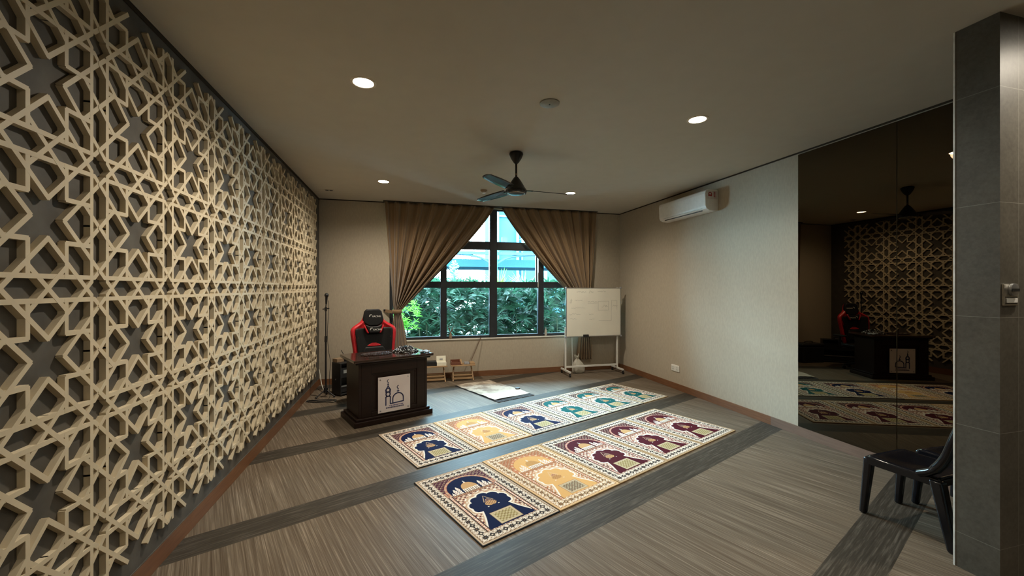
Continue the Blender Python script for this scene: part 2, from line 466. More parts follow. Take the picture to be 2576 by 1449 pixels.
# ------------------------------------------------------------------ curtains
def curtain(name, label, sgn, x_out, x_in, x_tie, z_tie, z_bot):
    """sgn +1: gathered towards -x (left curtain), x_out the outer top corner, x_in the inner one"""
    ytop = YB-0.1
    nf, nu = 9, 190
    def lin(a, b, t): return a+(b-a)*t
    rows = []
    zt = HC-0.014
    nz = 46
    for iz in range(nz+1):
        t = iz/nz
        z = lin(zt, z_tie, t)
        row = []
        for iu in range(nu+1):
            u = iu/nu
            xt = lin(x_out, x_in, u)
            xe = x_tie + sgn*lin(-0.045, 0.07, u)
            # outer hems hang almost straight, inner ones sweep in a soft curve
            e = t**(1.0+0.30*u)
            e = lin(e, 1-(1-t)**1.25, 0.25*u)
            x = lin(xt, xe, e)
            amp = lin(0.05, 0.085, min(1, t*1.5))*(1-0.5*t**6)
            ph = 2*PI*nf*(u**0.93) + 0.7*math.sin(5*u) + 0.25*math.sin(3*t+9*u)
            w = math.sin(ph); w = math.copysign(abs(w)**0.7, w)
            w2 = 0.35*math.sin(2.7*ph+1.3)
            y = ytop - amp*(w+w2)*0.62 - 0.02*t
            x += 0.012*math.cos(ph)*(1-t)
            row.append(Vector((x, y, z)))
        rows.append(row)
    m = MB(); m.sheet(rows)
    root = m.build(name, M['curtain'], smooth=80, solid=0.004)
    tag(root, label, 'curtain', 'tied back brown curtains')
    # tail below the tie
    rows = []
    for iz in range(25):
        t = iz/24; z = lin(z_tie, z_bot, t)
        row = []
        for iu in range(91):
            u = iu/90
            half = lin(0.055, 0.2, min(1, t**0.7))
            x = x_tie + sgn*(lin(-0.5, 1.0, u)*half*1.1)
            ph = 2*PI*6*u+0.6*math.sin(4*u)
            y = ytop-0.02 - lin(0.03, 0.034, t)*math.sin(ph) - 0.02*math.sin(PI*min(1, t*3))
            row.append(Vector((x, y, z)))
        rows.append(row)
    m = MB(); m.sheet(rows); m.build('curtain_tail', M['curtain'], root, smooth=80, solid=0.004)
    # tie band round the gather and back to the wall
    tb = MB(); pr = []
    for k in range(25):
        a = 2*PI*k/24
        pr.append(Vector((x_tie + sgn*0.012 + 0.082*math.cos(a), ytop-0.03+0.062*math.sin(a), 0)))
    tb.sheet([[p+Vector((0, 0, z_tie+0.035)) for p in pr], [p+Vector((0, 0, z_tie)) for p in pr], [p+Vector((0, 0, z_tie-0.035)) for p in pr]])
    tb.bar((x_tie-sgn*0.07, ytop, z_tie-0.01), (x_tie-sgn*0.2, YB-0.012, z_tie+0.01), 0.05, 0.008, (0, 1, 0))
    tb.build('tie_band', M['curtain'], root, smooth=60, solid=0.004)
    hk = MB(); hk.sphere((x_tie-sgn*0.205, YB-0.02, z_tie+0.02), 0.018); hk.build('tie_hook', M['black'], root, smooth=60)
curtain('curtain', 'brown curtain tied to the left, hanging behind the red and black chair', 1, -0.36, 1.60, -0.15, 1.24, 0.36)
curtain('curtain', 'brown curtain tied to the right, its tail hanging behind the whiteboard', -1, 3.68, 1.74, 3.47, 1.24, 0.24)
m = MB(); m.box(-0.37, 3.70, YB-0.14, YB-0.028, HC-0.012, HC-0.0005)
tag(m.build('curtain_rail', M['shadow_gap']), 'dark curtain rail along the ceiling above the window', 'curtain rail')

# ------------------------------------------------------------------ ceiling fittings
M['lamp_glow'] = emissive('lamp_glow', (1.0, 0.9, 0.72, 1), 60.0)
M['lamp_rim'] = plain('downlight_rim', (0.7, 0.62, 0.5, 1), 0.4)
def make_downlight():
    t = thing('downlight', 'x', 'ceiling light', group='round recessed downlights')
    m = MB(); m.lathe([(0.092, 0.0), (0.092, -0.004), (0.082, -0.007), (0.074, -0.006), (0.070, -0.0005)], 32, caps=False)
    m.build('rim', M['lamp_rim'], t, smooth=40)
    m = MB(); m.lathe([(0.07, -0.0025), (0.045, -0.0035), (0.001, -0.004)], 32, caps=False); m.build('lamp_face', M['lamp_glow'], t, smooth=40)
    return t
LAMPS = [(-0.3, 3.18, 'large bright downlight on the ceiling near the lattice screen'),
         (2.55, 3.11, 'bright downlight on the ceiling between the round ceiling disc and the mirrors'),
         (-0.3, 6.06, 'small downlight on the ceiling in front of the left curtain'),
         (2.56, 6.04, 'small downlight on the ceiling near the tip of a fan blade'),
         (-0.3, 0.27, 'downlight overhead beside the lattice screen, outside the photo'),
         (2.55, 0.27, 'downlight overhead in front of the grey tiled wall, outside the photo'),
         (3.72, 1.12, 'downlight in the lobby washing the grey tiled wall, outside the photo')]
dl = make_downlight()
for i, (x, y, lab) in enumerate(LAMPS):
    o = dl if i == 0 else dup(dl)
    o.location = (x, y, HC-0.0005); o['label'] = lab
    ld = bpy.data.lights.new('downlight_beam', 'SPOT'); ld.energy = (235, 200, 235, 210, 35, 55, 140)[i]
    ld.color = (1.0, 0.89, 0.73); ld.spot_size = R(160); ld.spot_blend = 1.0; ld.shadow_soft_size = 0.06
    lo = bpy.data.objects.new('downlight_beam', ld); COL.objects.link(lo); lo.location = (x, y, HC-0.02)

t = thing('ceiling_disc', 'flat round grey access disc in the middle of the ceiling', 'ceiling disc', (1.148, 3.145, HC-0.0005))
m = MB(); m.lathe([(0.082, 0.0), (0.082, -0.007), (0.074, -0.011), (0.001, -0.012)], 32, caps=False); m.build('cover', plain('grey_disc', (0.3, 0.28, 0.23, 1), 0.6), t, smooth=40)
m = MB(); m.lathe([(0.007, -0.011), (0.006, -0.016), (0.001, -0.016)], 12, caps=False); m.build('centre_screw', M['black'], t)
t = thing('smoke_detector', 'small smoke detector on the ceiling behind the fan blade', 'smoke detector', (1.18, 6.2, HC-0.0005))
m = MB(); m.lathe([(0.052, 0.0), (0.052, -0.012), (0.046, -0.02), (0.034, -0.03), (0.03, -0.034)], 24, caps=False); m.build('housing', M['clay'], t, smooth=40)
m = MB(); m.lathe([(0.03, -0.033), (0.026, -0.05), (0.001, -0.053)], 24, caps=False); m.build('sensor_cap', M['white_plastic'], t, smooth=40)
t = thing('twin_sensor', 'small dark twin spot fitting on the ceiling near the lattice end', 'ceiling fitting', (-1.144, 6.81, HC-0.0005))
for dx in (-0.03, 0.03):
    m = MB(); m.lathe([(0.026, 0.0), (0.026, -0.008), (0.018, -0.01), (0.001, -0.008)], 16, Matrix.Translation((dx, 0, 0)), caps=False); m.build('spot_ring', M['black'], t, smooth=40)
m = MB(); m.box(-0.068, 0.068, -0.038, 0.038, -0.005, 0); m.build('plate', M['ceiling'], t)

# ceiling fan
def fan():
    t = thing('ceiling_fan', 'black three bladed ceiling fan hanging in the middle of the room', 'ceiling fan', (1.205, 4.39, 0))
    m = MB(); m.lathe([(0.062, HC-0.0005), (0.077, HC-0.01), (0.079, HC-0.025), (0.06, HC-0.07), (0.03, HC-0.115), (0.013, HC-0.13)], 28); m.build('canopy', M['fan_black'], t, smooth=50)
    m = MB(); m.tube([(0, 0, HC-0.12), (0, 0, 2.88)], 0.012, 14); m.build('down_rod', M['fan_black'], t, smooth=50)
    m = MB(); m.tube([(0, 0, 2.935), (0, 0, 2.915)], 0.0135, 14); m.build('brass_sleeve', M['clay'], t, smooth=50)
    m = MB(); m.lathe([(0.014, 2.9), (0.03, 2.885), (0.055, 2.85), (0.085, 2.80), (0.1, 2.772), (0.112, 2.757), (0.119, 2.745), (0.112, 2.72), (0.07, 2.70), (0.001, 2.695)], 36, caps=False); m.build('motor_housing', M['fan_black'], t, smooth=35)
    # scalloped bright skirt
    m = MB(); rows = []
    for r0, z0, am in ((0.119, 2.744, 0), (0.117, 2.73, 0.004), (0.108, 2.712, 0.006)):
        rows.append([Vector(((r0+am*math.cos(14*2*PI*k/112)*0.5)*math.cos(2*PI*k/112), (r0+am*math.cos(14*2*PI*k/112)*0.5)*math.sin(2*PI*k/112), z0-am*0.5*math.cos(14*2*PI*k/112))) for k in range(113)])
    m.sheet(rows); m.build('scalloped_skirt', M['fan_black'], t, smooth=60, solid=0.002)
    m = MB(); m.lathe([(0.098, 2.7135), (0.101, 2.709), (0.097, 2.7045), (0.09, 2.7065)], 40, caps=False); m.build('bright_rim', M['steel'], t, smooth=50)
    for k, a in enumerate((2, 117, 229)):
        rows = []
        for i in range(15):
            s = i/14; r = 0.16+0.54*s
            wd = (0.055+0.012*math.sin(PI*s))*(1-0.15*s)
            if i == 14: wd *= 0.6
            tilt = R(17)*(1-0.3*s)
            row = []
            for j in range(5):
                q = -1+2*j/4
                row.append(Vector((r, q*wd*math.cos(tilt), 2.752+q*wd*math.sin(tilt)+0.004*(1-q*q)-0.01*s)))
            rows.append(row)
        b = MB(); b.sheet(rows)
        Rm = Matrix.Rotation(R(a), 4, 'Z'); b.v = [tuple(Rm @ Vector(p)) for p in b.v]
        bo = b.build('fan_blade', M['fan_blade'], t, smooth=60, solid=0.003)
        br = MB(); br.bar((0.09, 0, 2.748), (0.2, 0, 2.751), 0.03, 0.008); br.v = [tuple(Rm @ Vector(p)) for p in br.v]
        br.build('bracket', M['fan_black'], bo)
fan()

# ------------------------------------------------------------------ wall air conditioner
def aircon():
    t = thing('air_conditioner', 'white wall mounted air conditioner high on the right wall', 'air conditioner', (XR-0.0005, 0, 0))
    prof = [(0, 3.035), (-0.17, 3.035), (-0.205, 3.015), (-0.212, 2.98), (-0.205, 2.80), (-0.19, 2.765), (-0.15, 2.742), (-0.06, 2.735), (0, 2.74)]
    m = MB(); m.prism(prof, 4.79, 5.87, lambda a, b, d: Vector((a, d, b)))
    m.build('casing', M['white_plastic'], t, smooth=30, bevel=0.006)
    m = MB(); m.prism([(-0.2135, 2.98), (-0.2155, 2.978), (-0.2085, 2.802), (-0.2065, 2.803)], 4.8, 5.86, lambda a, b, d: Vector((a, d, b))); m.build('front_panel', M['white_plastic'], t)
    m = MB(); m.bar((-0.172, 4.9, 2.75), (-0.172, 5.76, 2.75), 0.006, 0.012); m.build('outlet_slot', M['black'], t)
    m = MB(); m.bar((-0.198, 4.87, 2.777), (-0.198, 5.78, 2.777), 0.004, 0.003); m.build('vane_seam', M['grey_plastic'], t)
    m = MB(); m.box(-0.176, -0.02, 4.783, 4.7895, 2.90, 3.015); st = m.build('rating_sticker', M['label_white'], t)
    m = MB()
    pts = [(-0.145+0.042*math.cos(PI*k/12), 2.972+0.032*math.sin(PI*k/12)) for k in range(13)] + [(-0.187+0.002, 2.935), (-0.103, 2.935)][0:0]
    poly = pts + [(-0.187, 2.942), (-0.103, 2.942)]
    poly = [(-0.142+0.03*math.cos(PI*k/12), 2.968+0.03*math.sin(PI*k/12)) for k in range(13)] + [(-0.172, 2.938), (-0.112, 2.938)]
    inner = [(-0.142+0.014*math.cos(2*PI*k/16), 2.972+0.014*math.sin(2*PI*k/16)) for k in range(16)]
    m.prism(poly, 4.7815, 4.7825, lambda a, b, d: Vector((a, d, b)))
    m.build('red_badge', M['red_print'], st)
    m = MB(); m.prism(inner, 4.7805, 4.7812, lambda a, b, d: Vector((a, d, b))); m.build('badge_dial', M['label_white'], st)
    m = MB()
    for k in range(7): m.box(-0.085+0.002, -0.055, 4.7815, 4.7825, 2.925+0.0115*k, 2.932+0.0115*k)
    m.build('sticker_text', M['red_print'], st)
aircon()

# ------------------------------------------------------------------ socket and switch
t = thing('wall_socket', 'white double socket plate low on the right wall', 'socket', (XR-0.0005, 5.72, 0.343))
box('face_plate', M['white_plastic'], t, -0.012, 0, -0.1, 0.1, -0.052, 0.052, 0.004)
for y in (-0.05, 0.05):
    box('socket_insert', M['white_metal'], t, -0.0155, -0.0122, y-0.036, y+0.036, -0.036, 0.036, 0.002)
    for a, b, c, d in ((-0.004, 0.004, 0.008, 0.022), (-0.016, -0.006, -0.02, -0.014), (0.006, 0.016, -0.02, -0.014)):
        box('slot', M['black'], t, -0.0162, -0.0156, y+a, y+b, c, d)
t = thing('key_switch', 'brushed steel key card switch plate on the grey tiled wall', 'switch', (3.238, PY0+0.0005, 1.613))
box('face_plate', M['steel'], t, -0.062, 0.062, -0.01, 0, -0.06, 0.06, 0.003)
m = MB(); m.lathe([(0.034, 0), (0.034, 0.012), (0.026, 0.016), (0.001, 0.016)], 24, Matrix.Translation((0.006, -0.011, 0.028)) @ Matrix.Rotation(PI/2, 4, 'X')); m.build('key_ring', M['alu'], t, smooth=40)
m = MB(); m.box(-0.03, 0.03, -0.03, -0.028, 0.018, 0.034); m.build('key_slot', M['black'], t)
box('rocker', M['white_plastic'], t, -0.045, 0.045, -0.016, -0.0105, -0.045, -0.02, 0.002)
m = MB(); m.box(-0.05, 0.05, -0.0112, -0.0102, -0.052, -0.047); m.box(-0.05, 0.05, -0.0112, -0.0102, -0.016, -0.011); m.build('rocker_recess', M['black'], t)

# ------------------------------------------------------------------ prayer rugs
RW, RL, RT = 0.69, 1.063, 0.009
def rug_index(x, y):
    """x, y in cm from the lower left corner of a 69 x 106.3 rug; returns a palette index"""
    W, L = 69.0, 106.3
    xc = abs(x-W/2)
    def speck(p, q, s): return ((int(math.floor(p*1.0))*7349 + int(math.floor(q*1.0))*9151 + s*131) % 97)/97.0
    ex = min(x, W-x); ey = min(y, L-y); e = min(ex, ey)
    if e < 1.2: return 0
    if e < 1.7: return 3
    BW = 10.6
    if e < BW:
        if 1.7 <= e < 2.6: return 1 if speck(x, y, 1) > 0.35 else 3
        if BW-1.0 < e: return 3 if (int((x+y)/1.0) % 2) else 1
        # motif chain along the border
        mid = 6.1
        if ex <= ey: along, across, ln = y, ex-mid, L
        else: along, across, ln = x, ey-mid, W
        n = round((ln-2*mid)/5.55); st = (ln-2*mid)/n
        k = (along-mid)/st; ki = round(k); da = (k-ki)*st
        if min(abs(along-mid), abs(along-(ln-mid))) < 0.01 and False: pass
        r1 = abs(da)+abs(across); rb = max(abs(da), abs(across))
        if ki % 2 == 0:
            # eight pointed dark flower
            if r1 < 2.2 or (abs(abs(da)-abs(across)) < 0.6 and rb < 1.9): return 3 if r1 < 0.7 else 2
        else:
            if r1 < 0.95: return 1
            if r1 < 2.5: return 2
        # little sprigs between
        if abs(across) > 2.1:
            s = math.sin(along*1.9+ (3 if across > 0 else 0))*math.cos(across*2.4)
            if s > 0.55: return 8
            if s < -0.62: return 3
        if abs(abs(da)-st/2) < 0.5 and abs(across) < 0.7: return 12
        return 1 if speck(x*1.3, y*1.3, 5) > 0.22 else 8
    # inner field
    ix = ex-BW; iy0 = y-BW; iyt = L-BW-y
    if iyt < 0.6: return 3
    fx = xc/(W/2-BW)          # 0 centre .. 1 side of the field (half width 23.9)
    hw = W/2-BW
    # lower part: side strips of dotted braid
    if y < 66 and xc > hw-3.6:
        d = hw-xc
        if d < 0.7 or d > 3.0: return 2
        if 1.3 < d < 2.4: return 8 if int(y/1.1) % 2 else 5
        return 5
    # upper panel, arch
    ya = 62.0
    if y >= ya:
        R0 = hw-1.4
        yc = ya+9.5
        rr = math.hypot(xc/R0, max(0, y-yc)/(L-BW-2.2-yc)) if y > yc else xc/R0
        if rr > 1.0:
            if y < yc+2: return 5
            # foliage in the spandrels
            s = math.sin(x*1.5)*math.sin(y*1.4+1.0)
            return 6 if s > -0.25 else (2 if s < -0.6 else 9)
        if rr > 0.865:
            if rr > 0.975 or rr < 0.885: return 6
            return 5 if math.sin(math.atan2(y-yc, x-W/2)*22) > -0.5 else 9
        # railing at the foot of the panel
        if y < ya+3.4:
            if int(x/0.9) % 2 and ya+0.7 < y < ya+2.8: return 5
            return 3
        # dome with columns
        if xc < 7.4 and y < ya+9.2:
            if y > ya+8.0: return 8
            return 8 if (int((x-W/2+20)/0.95) % 2) else 3
        dy = y-(ya+9.2)
        if dy < 9.5 and xc < 7.2*math.sqrt(max(0, 1-(dy/9.5)**2)): return 7
        if 9.0 <= dy < 13.2 and xc < 0.85-(dy-9.0)*0.12: return 8
        # minarets
        for mx, hh, ww in ((10.9, 13.0, 1.5), (14.4, 10.2, 1.7), (17.6, 5.5, 1.3)):
            d = abs(xc-mx)
            if d < ww and y < ya+hh:
                k = math.sin(y*2.1)*math.sin(x*2.6)
                return 8 if k > -0.3 else (5 if k > -0.7 else 4)
            if ya+hh <= y < ya+hh+3.4 and d < ww*0.8*(1-(y-ya-hh)/3.4): return 8
        return 4
    # middle: scalloped niche
    def niche(g):
        # lobes of the scalloped head
        for lx, ly, lr in ((0, 51.5, 5.6), (7.6, 49.2, 5.2), (12.6, 43.8, 4.6), (12.9, 37.8, 4.0), (9.0, 40.5, 7.5)):
            if math.hypot(xc-lx, y-ly) < lr+g: return True
        if y < 40 and y > 10.9:
            wd = 10.4 + 11.6*((40-y)/29.0)**1.5
            if xc < wd+g: return True
        if xc < 9.5+g and 36 < y < 50: return True
        return False
    if niche(0.0):
        # rectangular panel
        if y < 28.6 and xc < 10.2 and y > 12.2:
            b = min(10.2-xc, y-12.2, 28.6-y)
            if b < 0.5: return 3
            if b < 2.0: return 10
            s = math.sin(x*2.0)*math.sin(y*2.0)
            if s > 0.62: return 3
            return 11 if s > -0.35 else 10
        # hanging lamp
        lx, ly = xc, y-40.5
        if (lx/4.9)**2+(ly/3.3)**2 < 1:
            s = math.sin(x*2.3)*math.sin(y*2.9)
            return 7 if s > -0.45 else 6
        if 3.0 < ly < 12 and abs(lx-4.4*(1-(ly-3)/9.0)) < 0.28: return 9
        if ly > 2.5 and lx < 3.6*(1-(ly-2.5)/6.0) and ly < 7: return 6 if (int(x*1.5)+int(y)) % 3 else 9
        if -4.4 < ly < -3.4 and abs(lx-4.8) < 0.6: return 8
        return 4
    if niche(1.5): return 8
    if niche(2.3): return 9
    # ground round the niche with petals
    ang = math.atan2(y-40, x-W/2); rad = math.hypot(x-W/2, y-40)
    if 15.0 < rad < 21.5 and y > 34:
        s = math.sin(ang*17)*math.sin(rad*0.95)
        if s > 0.3: return 8
        if s < -0.45: return 5
        return 9
    s = math.sin(x*1.35+0.5*math.sin(y*0.7))*math.sin(y*1.25)
    if s > 0.5: return 6
    if s < -0.55: return 8
    return 9 if speck(x, y, 9) > 0.3 else 5

def rug_mesh():
    cell = 0.0042
    nx, ny = int(round(RW/cell)), int(round(RL/cell))
    vs = []; fs = []; pal = []
    for j in range(ny+1):
        for i in range(nx+1):
            x, y = i/nx*RW, j/ny*RL
            vs.append((x, y, RT))
    for j in range(ny):
        for i in range(nx):
            fs.append((j*(nx+1)+i, j*(nx+1)+i+1, (j+1)*(nx+1)+i+1, (j+1)*(nx+1)+i))
            pal.append(rug_index((i+0.5)/nx*69.0, (j+0.5)/ny*106.3))
    me = bpy.data.meshes.new('prayer_rug')
    me.from_pydata(vs, [], fs)
    at = me.attributes.new('pal', 'FLOAT', 'FACE')
    at.data.foreach_set('value', [(p+0.5)/16.0 for p in pal])
    me.update(); return me

def rug_mat(name, cols):
    t = NT(name)
    at = t.node('ShaderNodeAttribute', attribute_name='pal')
    stops = [(i/16.0, c) for i, c in enumerate(cols)]
    col = t.ramp(at.outputs['Fac'], stops, 'CONSTANT')
    v = t.coords((1, 1, 1)); n = t.noise(v, 700, 2, 0.6)
    tone = t.ramp(n, [(0.3, (0.82, 0.82, 0.82, 1)), (0.7, (1.12, 1.12, 1.12, 1))])
    mul = t.node('ShaderNodeMix', data_type='RGBA', blend_type='MULTIPLY'); mul.inputs[0].default_value = 1.0
    t.link(col, mul.inputs[6]); t.link(tone, mul.inputs[7])
    t.link(mul.outputs[2], t.b.inputs['Base Color'])
    t.b.inputs['Roughness'].default_value = 0.85
    t.b.inputs['Specular IOR Level'].default_value = 0.08
    return t.m
CREAM, IVORY, WHITE = (0.5, 0.39, 0.28, 1), (0.56, 0.48, 0.39, 1), (0.74, 0.69, 0.62, 1)
DARK, BROWN = (0.035, 0.03, 0.03, 1), (0.17, 0.1, 0.055, 1)
PINK, TAN, GREEN = (0.47, 0.24, 0.16, 1), (0.48, 0.29, 0.13, 1), (0.33, 0.28, 0.12, 1)
def pal(field, spandrel, motif=DARK, pink=PINK, ground=(0.5, 0.36, 0.24, 1), ivory=IVORY, edge=CREAM, panel=(0.48, 0.4, 0.26, 1), green=GREEN, tan=TAN, brown=BROWN):
    return [edge, ivory, motif, brown, field, pink, spandrel, tan, WHITE, ground, panel, green, motif]
RUGM = {
 'navy': rug_mat('navy_rug_pile', pal((0.004, 0.007, 0.038, 1), (0.07, 0.018, 0.035, 1))),
 'gold': rug_mat('gold_rug_pile', pal((0.62, 0.36, 0.13, 1), (0.34, 0.13, 0.06, 1), (0.2, 0.12, 0.06, 1), (0.5, 0.2, 0.1, 1), (0.6, 0.42, 0.26, 1), (0.66, 0.5, 0.33, 1), (0.68, 0.46, 0.24, 1), (0.5, 0.4, 0.26, 1), (0.16, 0.14, 0.1, 1), (0.45, 0.25, 0.09, 1), (0.3, 0.16, 0.08, 1))),
 'maroon': rug_mat('maroon_rug_pile', pal((0.065, 0.006, 0.012, 1), (0.06, 0.009, 0.016, 1), DARK, (0.5, 0.22, 0.17, 1), (0.5, 0.36, 0.27, 1), (0.62, 0.52, 0.42, 1), (0.46, 0.33, 0.2, 1))),
 'teal': rug_mat('teal_rug_pile', pal((0.006, 0.085, 0.085, 1), (0.06, 0.03, 0.03, 1), DARK, (0.42, 0.25, 0.18, 1), (0.5, 0.4, 0.3, 1), (0.62, 0.56, 0.46, 1), (0.5, 0.43, 0.3, 1))),
}
M['bind_dark'] = plain('dark_rug_binding', (0.012, 0.011, 0.012, 1), 0.9)
M['bind_tan'] = plain('tan_rug_binding', (0.36, 0.22, 0.09, 1), 0.9)
RUGME = rug_mesh()
bm_ = MB(); e = 0.006
bm_.box(-e, RW+e, -e, 0, 0, RT-0.001); bm_.box(-e, RW+e, RL, RL+e, 0, RT-0.001); bm_.box(-e, 0, 0, RL, 0, RT-0.001); bm_.box(RW, RW+e, 0, RL, 0, RT-0.001)
bm_.box(0, RW, 0, RL, 0.0005, 0.003)
bind0 = bm_.build('edge_binding', M['bind_dark'])
BINDME = bind0.data; bpy.data.objects.remove(bind0)
def rug(u0, u1, v0, v1, kind, label, bind='bind_dark'):
    o = bpy.data.objects.new('prayer_rug', RUGME); COL.objects.link(o)
    if not RUGME.materials: RUGME.materials.append(None)
    o.material_slots[0].link = 'OBJECT'; o.material_slots[0].material = RUGM[kind]
    g = 0.009
    o.location = UV(u0+g, v0+g, 0.0006); o.rotation_euler = (0, 0, ANG)
    o.scale = ((u1-u0-2*g)/RW, (v1-v0-2*g)/RL, 1)
    tag(o, label, 'prayer rug', 'patterned prayer rugs in two rows')
    b = bpy.data.objects.new('edge_binding', BINDME); COL.objects.link(b); b.parent = o
    b.material_slots[0].link = 'OBJECT'; b.material_slots[0].material = M[bind]
    return o
uf = [1.407, 2.090, 2.790, 3.509, 4.183, 4.887]
ub = [1.545, 2.218, 2.923, 3.625, 4.303, 5.002, 5.614]
F0, F1, B0, B1 = 2.158, 3.226, 3.459, 4.521
front = [('navy', 'bind_dark', 'navy blue prayer rug at the left end of the front row'),
         ('gold', 'bind_tan', 'gold and tan prayer rug between the navy and the maroon rugs, front row'),
         ('maroon', 'bind_tan', 'maroon prayer rug beside the gold rug in the front row'),
         ('maroon', 'bind_tan', 'maroon prayer rug with a maroon rug on either side'),
         ('maroon', 'bind_tan', 'maroon prayer rug at the right end of the front row')]
back = [('navy', 'bind_dark', 'navy blue prayer rug at the left end of the back row, before the podium'),
        ('gold', 'bind_tan', 'pale gold prayer rug between two blue rugs in the back row'),
        ('navy', 'bind_dark', 'blue prayer rug between the pale gold and the teal rugs, back row'),
        ('teal', 'bind_dark', 'teal prayer rug beside the blue rug, back row'),
        ('teal', 'bind_dark', 'teal prayer rug with a teal rug on either side'),
        ('teal', 'bind_tan', 'dark teal prayer rug at the far right end of the back row')]
for i, (k, b, lab) in enumerate(front): rug(uf[i], uf[i+1], F0, F1, k, lab, b)
for i, (k, b, lab) in enumerate(back): rug(ub[i], ub[i+1], B0, B1, k, lab, b)

# plain plush rug by the window
def plush_mat():
    t = NT('beige_plush')
    v = t.coords((1, 1, 1)); n = t.noise(v, 5.5, 4, 0.6); n2 = t.noise(v, 160, 2)
    sep = t.node('ShaderNodeSeparateXYZ'); t.link(v, sep.inputs[0])
    far = t.node('ShaderNodeMapRange'); far.inputs[1].default_value = 0.3; far.inputs[2].default_value = 0.6; t.link(sep.outputs[1], far.inputs[0])
    spot = t.node('ShaderNodeMapRange'); spot.inputs[1].default_value = 0.45; spot.inputs[2].default_value = 0.56; t.link(n, spot.inputs[0])
    c = t.mix(t.math('MULTIPLY', t.math('MULTIPLY', far.outputs[0], spot.outputs[0]), 0.9), (0.5, 0.43, 0.33, 1), (0.2, 0.135, 0.075, 1))
    t.link(c, t.b.inputs['Base Color']); t.b.inputs['Roughness'].default_value = 0.95
    t.b.inputs['Sheen Weight'].default_value = 0.4
    t.bump(n2, 0.4, 0.004)
    return t.m
t = thing('plush_rug', 'plain beige plush rug with brown blotches near the window', 'rug', UV(3.36, 4.80, 0.0006), ANG)
rows = []
for j in range(41):
    y = 0.05+1.14*j/40
    rows.append([Vector((x, y, 0.018+0.004*math.sin(9*x+5*y)+0.003*math.sin(23*y+3*x))) for x in [0.012+0.664*i/24 for i in range(25)]])
m = MB(); m.sheet(rows); m.build('pile', plush_mat(), t, smooth=60)
m = MB(); m.box(0, 0.69, 0, 1.2, 0, 0.006); m.build('backing', M['bind_dark'], t, bevel=0.002)
m = MB()
for k in range(46): m.bar((0.008+0.0148*k, 0.055, 0.009), (0.012+0.0148*k+0.004*math.sin(k*2.3), -0.05, 0.004), 0.011, 0.006)
m.build('fringe', plain('dark_fringe', (0.03, 0.026, 0.024, 1), 0.9), t)
m = MB(); m.lathe([(0.035, 0), (0.042, 0.008), (0.034, 0.022), (0.001, 0.024)], 20); o = m.build('black_pad', M['black'], smooth=40)
o.location = UV(4.03, 5.15, 0.019); o.rotation_euler = (0, 0, ANG)
tag(o, 'small black round pad on the right edge of the beige plush rug', 'pad')

